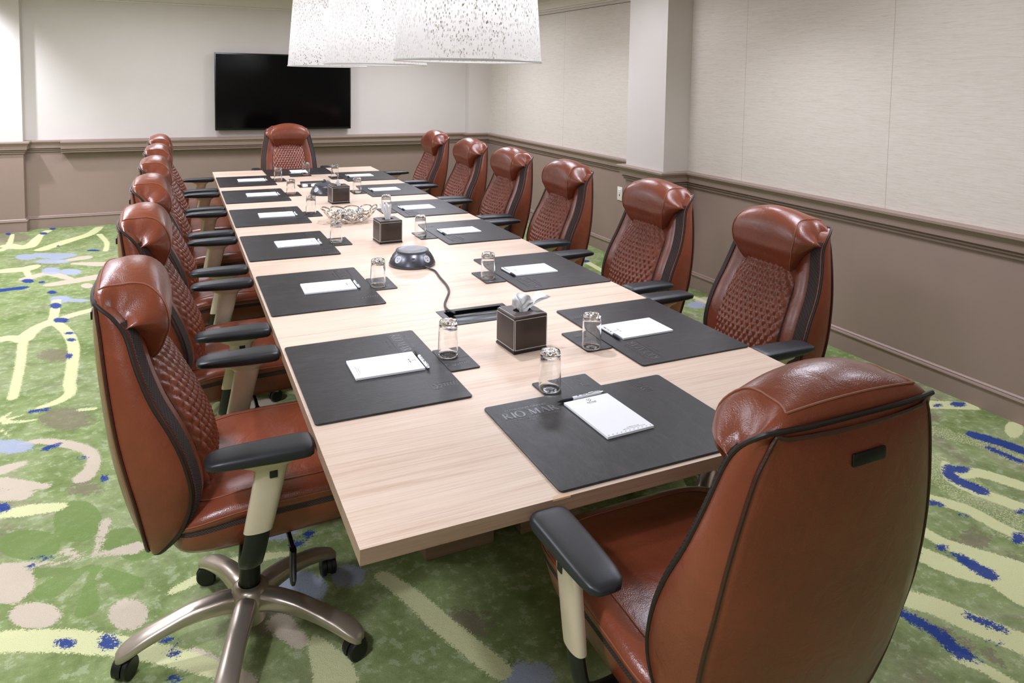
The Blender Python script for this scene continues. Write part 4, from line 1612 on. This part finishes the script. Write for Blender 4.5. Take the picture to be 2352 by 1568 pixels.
# ---------------------------------------------------------------- round power hubs
def power_hub(cable):
    t = empty('power_hub')
    mb = MB()
    mb.lathe([(.094, .0), (.101, .002), (.103, .008), (.101, .014), (.094, .030), (.084, .047), (.075, .058), (.072, .061)], 64)
    body = mk('housing', mb, M['hub'], t, 50)
    mb = MB()
    mb.lathe([(.0725, .058), (.0735, .062), (.0720, .067), (.060, .0705), (.058, .0700), (.03, .0705), (.001, .0705)], 64)
    mk('charging_plate', mb, M['hub_top'], t, 40)
    for a in (-150, -62, 30, 118):
        slope = Matrix.Rotation(R(a), 4, 'Z') @ Matrix.Translation((.0885, 0, .0375)) @ Matrix.Rotation(R(58), 4, 'Y')
        mb = MB()
        mb.lathe([(.0165, -.003), (.0172, .001), (.0160, .0022), (.0010, .0022)], 24, (0, 0, 0), slope)
        s = mk('power_socket', mb, M['socket'], t)
        mb = MB()
        for (dx, dy, w, l) in ((-.004, -.005, .0075, .002), (-.004, .005, .0075, .002), (.007, 0, .0045, .0045)):
            mb.add([slope @ Vector((dx + ax * w / 2, dy + ay * l / 2, zz)) for zz in (.0015, .0026) for ay in (-1, 1) for ax in (-1, 1)],
                   [(0, 2, 3, 1), (4, 5, 7, 6), (0, 1, 5, 4), (2, 6, 7, 3), (0, 4, 6, 2), (1, 3, 7, 5)])
        mk('slot', mb, M['dark'], s)
    for a in (-104, -192, 75):
        mb = MB()
        for dz in (-.007, .006):
            slope = Matrix.Rotation(R(a), 4, 'Z') @ Matrix.Translation((.0885 + dz * -.55, 0, .0385 + dz)) @ Matrix.Rotation(R(58), 4, 'Y')
            mb.add([slope @ Vector((ax * .0028, ay * .0062, zz)) for zz in (-.001, .0012) for ay in (-1, 1) for ax in (-1, 1)],
                   [(0, 2, 3, 1), (4, 5, 7, 6), (0, 1, 5, 4), (2, 6, 7, 3), (0, 4, 6, 2), (1, 3, 7, 5)])
        mk('usb_port', mb, M['dark'], t)
    mb = MB()
    mb.tube([tuple(p) for p in crom(cable, 6)], .0042, 10)
    mk('cable', mb, M['cable'], t)
    return t


hx, hy = .664, 1.842
path = [(.690, 1.748), (.705, 1.720), (.716, 1.680), (.702, 1.580), (.690, 1.468), (.669, 1.380), (.631, 1.300), (.603, 1.243), (.588, 1.190), (.585, 1.150), (.597, 1.120)]
zz = [.012, .006, .0048, .0048, .0048, .0048, .0048, .0048, .0062, .010, .0075]
hub1 = power_hub([(x - hx, y - hy, z) for (x, y), z in zip(path, zz)])
hub1.location = (hx, hy, TZ + .0004)
tag(hub1, 'round dark grey power hub with its cable snaking to the near table hatch', 'power hub', 'round power hubs on the table')
hub2 = power_hub([(.09, .06, .012), (.12, .10, .005), (.11, .20, .0045), (.10, .30, .0045), (.09, .32, .010), (.07, .325, .0085)])
hub2.location = (.668, 3.905, TZ + .0004)
hub2.rotation_euler = (0, 0, R(8))
tag(hub2, 'round dark grey power hub farther along, half behind the far tissue box', 'power hub', 'round power hubs on the table')

# ---------------------------------------------------------------- cable hatches let into the top
def hatch(y0, y1, opened):
    w, d = HX[1] - HX[0], y1 - y0
    mb = MB()
    f = .016
    for c, s in (((0, d / 2 - f / 2, .001), (w + .006, f + .006, .003)), ((0, -d / 2 + f / 2, .001), (w + .006, f + .006, .003)),
                 ((-w / 2 + f / 2, 0, .001), (f + .006, d - 2 * f + .001, .003)), ((w / 2 - f / 2, 0, .001), (f + .006, d - 2 * f + .001, .003))):
        mb.rbox(c, s, .0006, 1)
    t = mk('cable_hatch', mb, M['tray'], tbl, smooth=False)
    t.location = ((HX[0] + HX[1]) / 2, (y0 + y1) / 2, TZ)
    mb = MB()
    z0 = -.026
    mb.box((0, 0, z0), (w - .001, d - .001, .002))
    for sx in (-1, 1):
        mb.box((sx * (w / 2 - .002), 0, z0 / 2), (.002, d - .002, -z0))
        mb.box((0, sx * (d / 2 - .002), z0 / 2), (w - .006, .002, -z0))
    mk('tray', mb, M['dark'], t, smooth=False)
    mb = MB()
    if not opened:
        mb.rbox((.004, -d / 2 + f + .026, -.0005), (w - 2 * f - .002, .050, .003), .001)
        mk('lid', mb, M['lid'], t)
        mb = MB()
        mb.rbox((.014, .020, -.010), (w - 2 * f - .03, .030, .014), .004)
        mk('brush_bar', mb, M['tray'], t)
    else:
        lid = Matrix.Rotation(R(38), 4, 'X')
        mb.rbox((0, d / 2 - f - .028, .012), (w - 2 * f, .056, .003), .001, 2, lid)
        mk('lid', mb, M['hub'], t)
        mb = MB()
        tl = Matrix.Rotation(R(-38), 4, 'X')
        mb.rbox((0, -.012, .0), (w - 2 * f - .004, .046, .022), .003, 2, Matrix.Rotation(R(52), 4, 'X'))
        sb = mk('socket_strip', mb, M['chrome'], t)
        for k, xx in enumerate((-.09, -.052, -.014, .03, .07)):
            mb = MB()
            mb.rbox((xx, -.023, .0085), (.026, .026, .003), .001, 1, Matrix.Rotation(R(52), 4, 'X'))
            mk('power_socket', mb, M['paper'] if k != 1 else M['dark'], t)
        mb = MB()
        mb.rbox((.05, -.03, .022), (.022, .020, .030), .004)
        mb.tube([(.05, -.03, .034), (.053, -.02, .046), (.066, .0, .040), (.074, .02, .012)], .004, 8)
        mk('plug', mb, M['cable'], t)
    return t


hatch(H1[0], H1[1], False)['label'] = 'closed black cable hatch'
hatch(H2[0], H2[1], True)['label'] = 'opened cable hatch with silver sockets'

# ---------------------------------------------------------------- silver bowl and balls
bowl = empty('silver_bowl', (.612, 2.872, TZ + .0006))
tag(bowl, 'openwork silver bowl of interlaced loops holding silver balls in the middle of the table', 'bowl')
BA, BB = .158, .112


def bowl_pt(th, h):
    """point on the bowl wall, h = 0 at the foot and 1 at the rim"""
    k = .40 + .60 * h ** .75
    z = .005 + .066 * h ** 1.5 * (1 + .22 * abs(math.cos(th)) ** 2)
    return Vector((BA * k * math.cos(th), BB * k * math.sin(th), z))


for tier, (n, h0, dh, dth) in enumerate(((10, .64, .36, .40), (10, .24, .24, .36))):
    for k in range(n):
        c = 2 * PI * (k + .5 * tier) / n
        loop = []
        for j in range(28):
            a = 2 * PI * j / 28
            loop.append(bowl_pt(c + dth * math.cos(a) + .12 * math.sin(a), max(0.0, h0 + dh * math.sin(a))))
        mb = MB()
        mb.tube(loop, .0046, 8, True)
        mk('loop', mb, M['silver'], bowl)
mb = MB()
mb.tube([(BA * .40 * math.cos(2 * PI * k / 40), BB * .40 * math.sin(2 * PI * k / 40), .005) for k in range(40)], .005, 8, True)
mk('foot_ring', mb, M['silver'], bowl)
BALLS = [(.550, 2.866, .027), (.598, 2.842, .027), (.657, 2.848, .027), (.675, 2.891, .027), (.618, 2.897, .027), (.570, 2.911, .026)]
for i, (x, y, r) in enumerate(BALLS):
    mb = MB()
    mb.sphere((0, 0, 0), r, 32, 20)
    o = mk('decorative_ball', mb, M['ball'])
    o.location = (x, y, TZ + .016 + r + (.005 if i in (0, 3) else 0))
    tag(o, ['silver ball at the open-carpet end of the silver bowl', 'silver ball in the front middle of the silver bowl', 'silver ball at the front, right of the middle one, in the silver bowl',
            'silver ball at the wainscot end of the silver bowl', 'silver ball at the back middle of the silver bowl', 'silver ball at the back, left of the middle, in the silver bowl'][i], 'ball', 'silver balls in the bowl')
SC.camera = cam
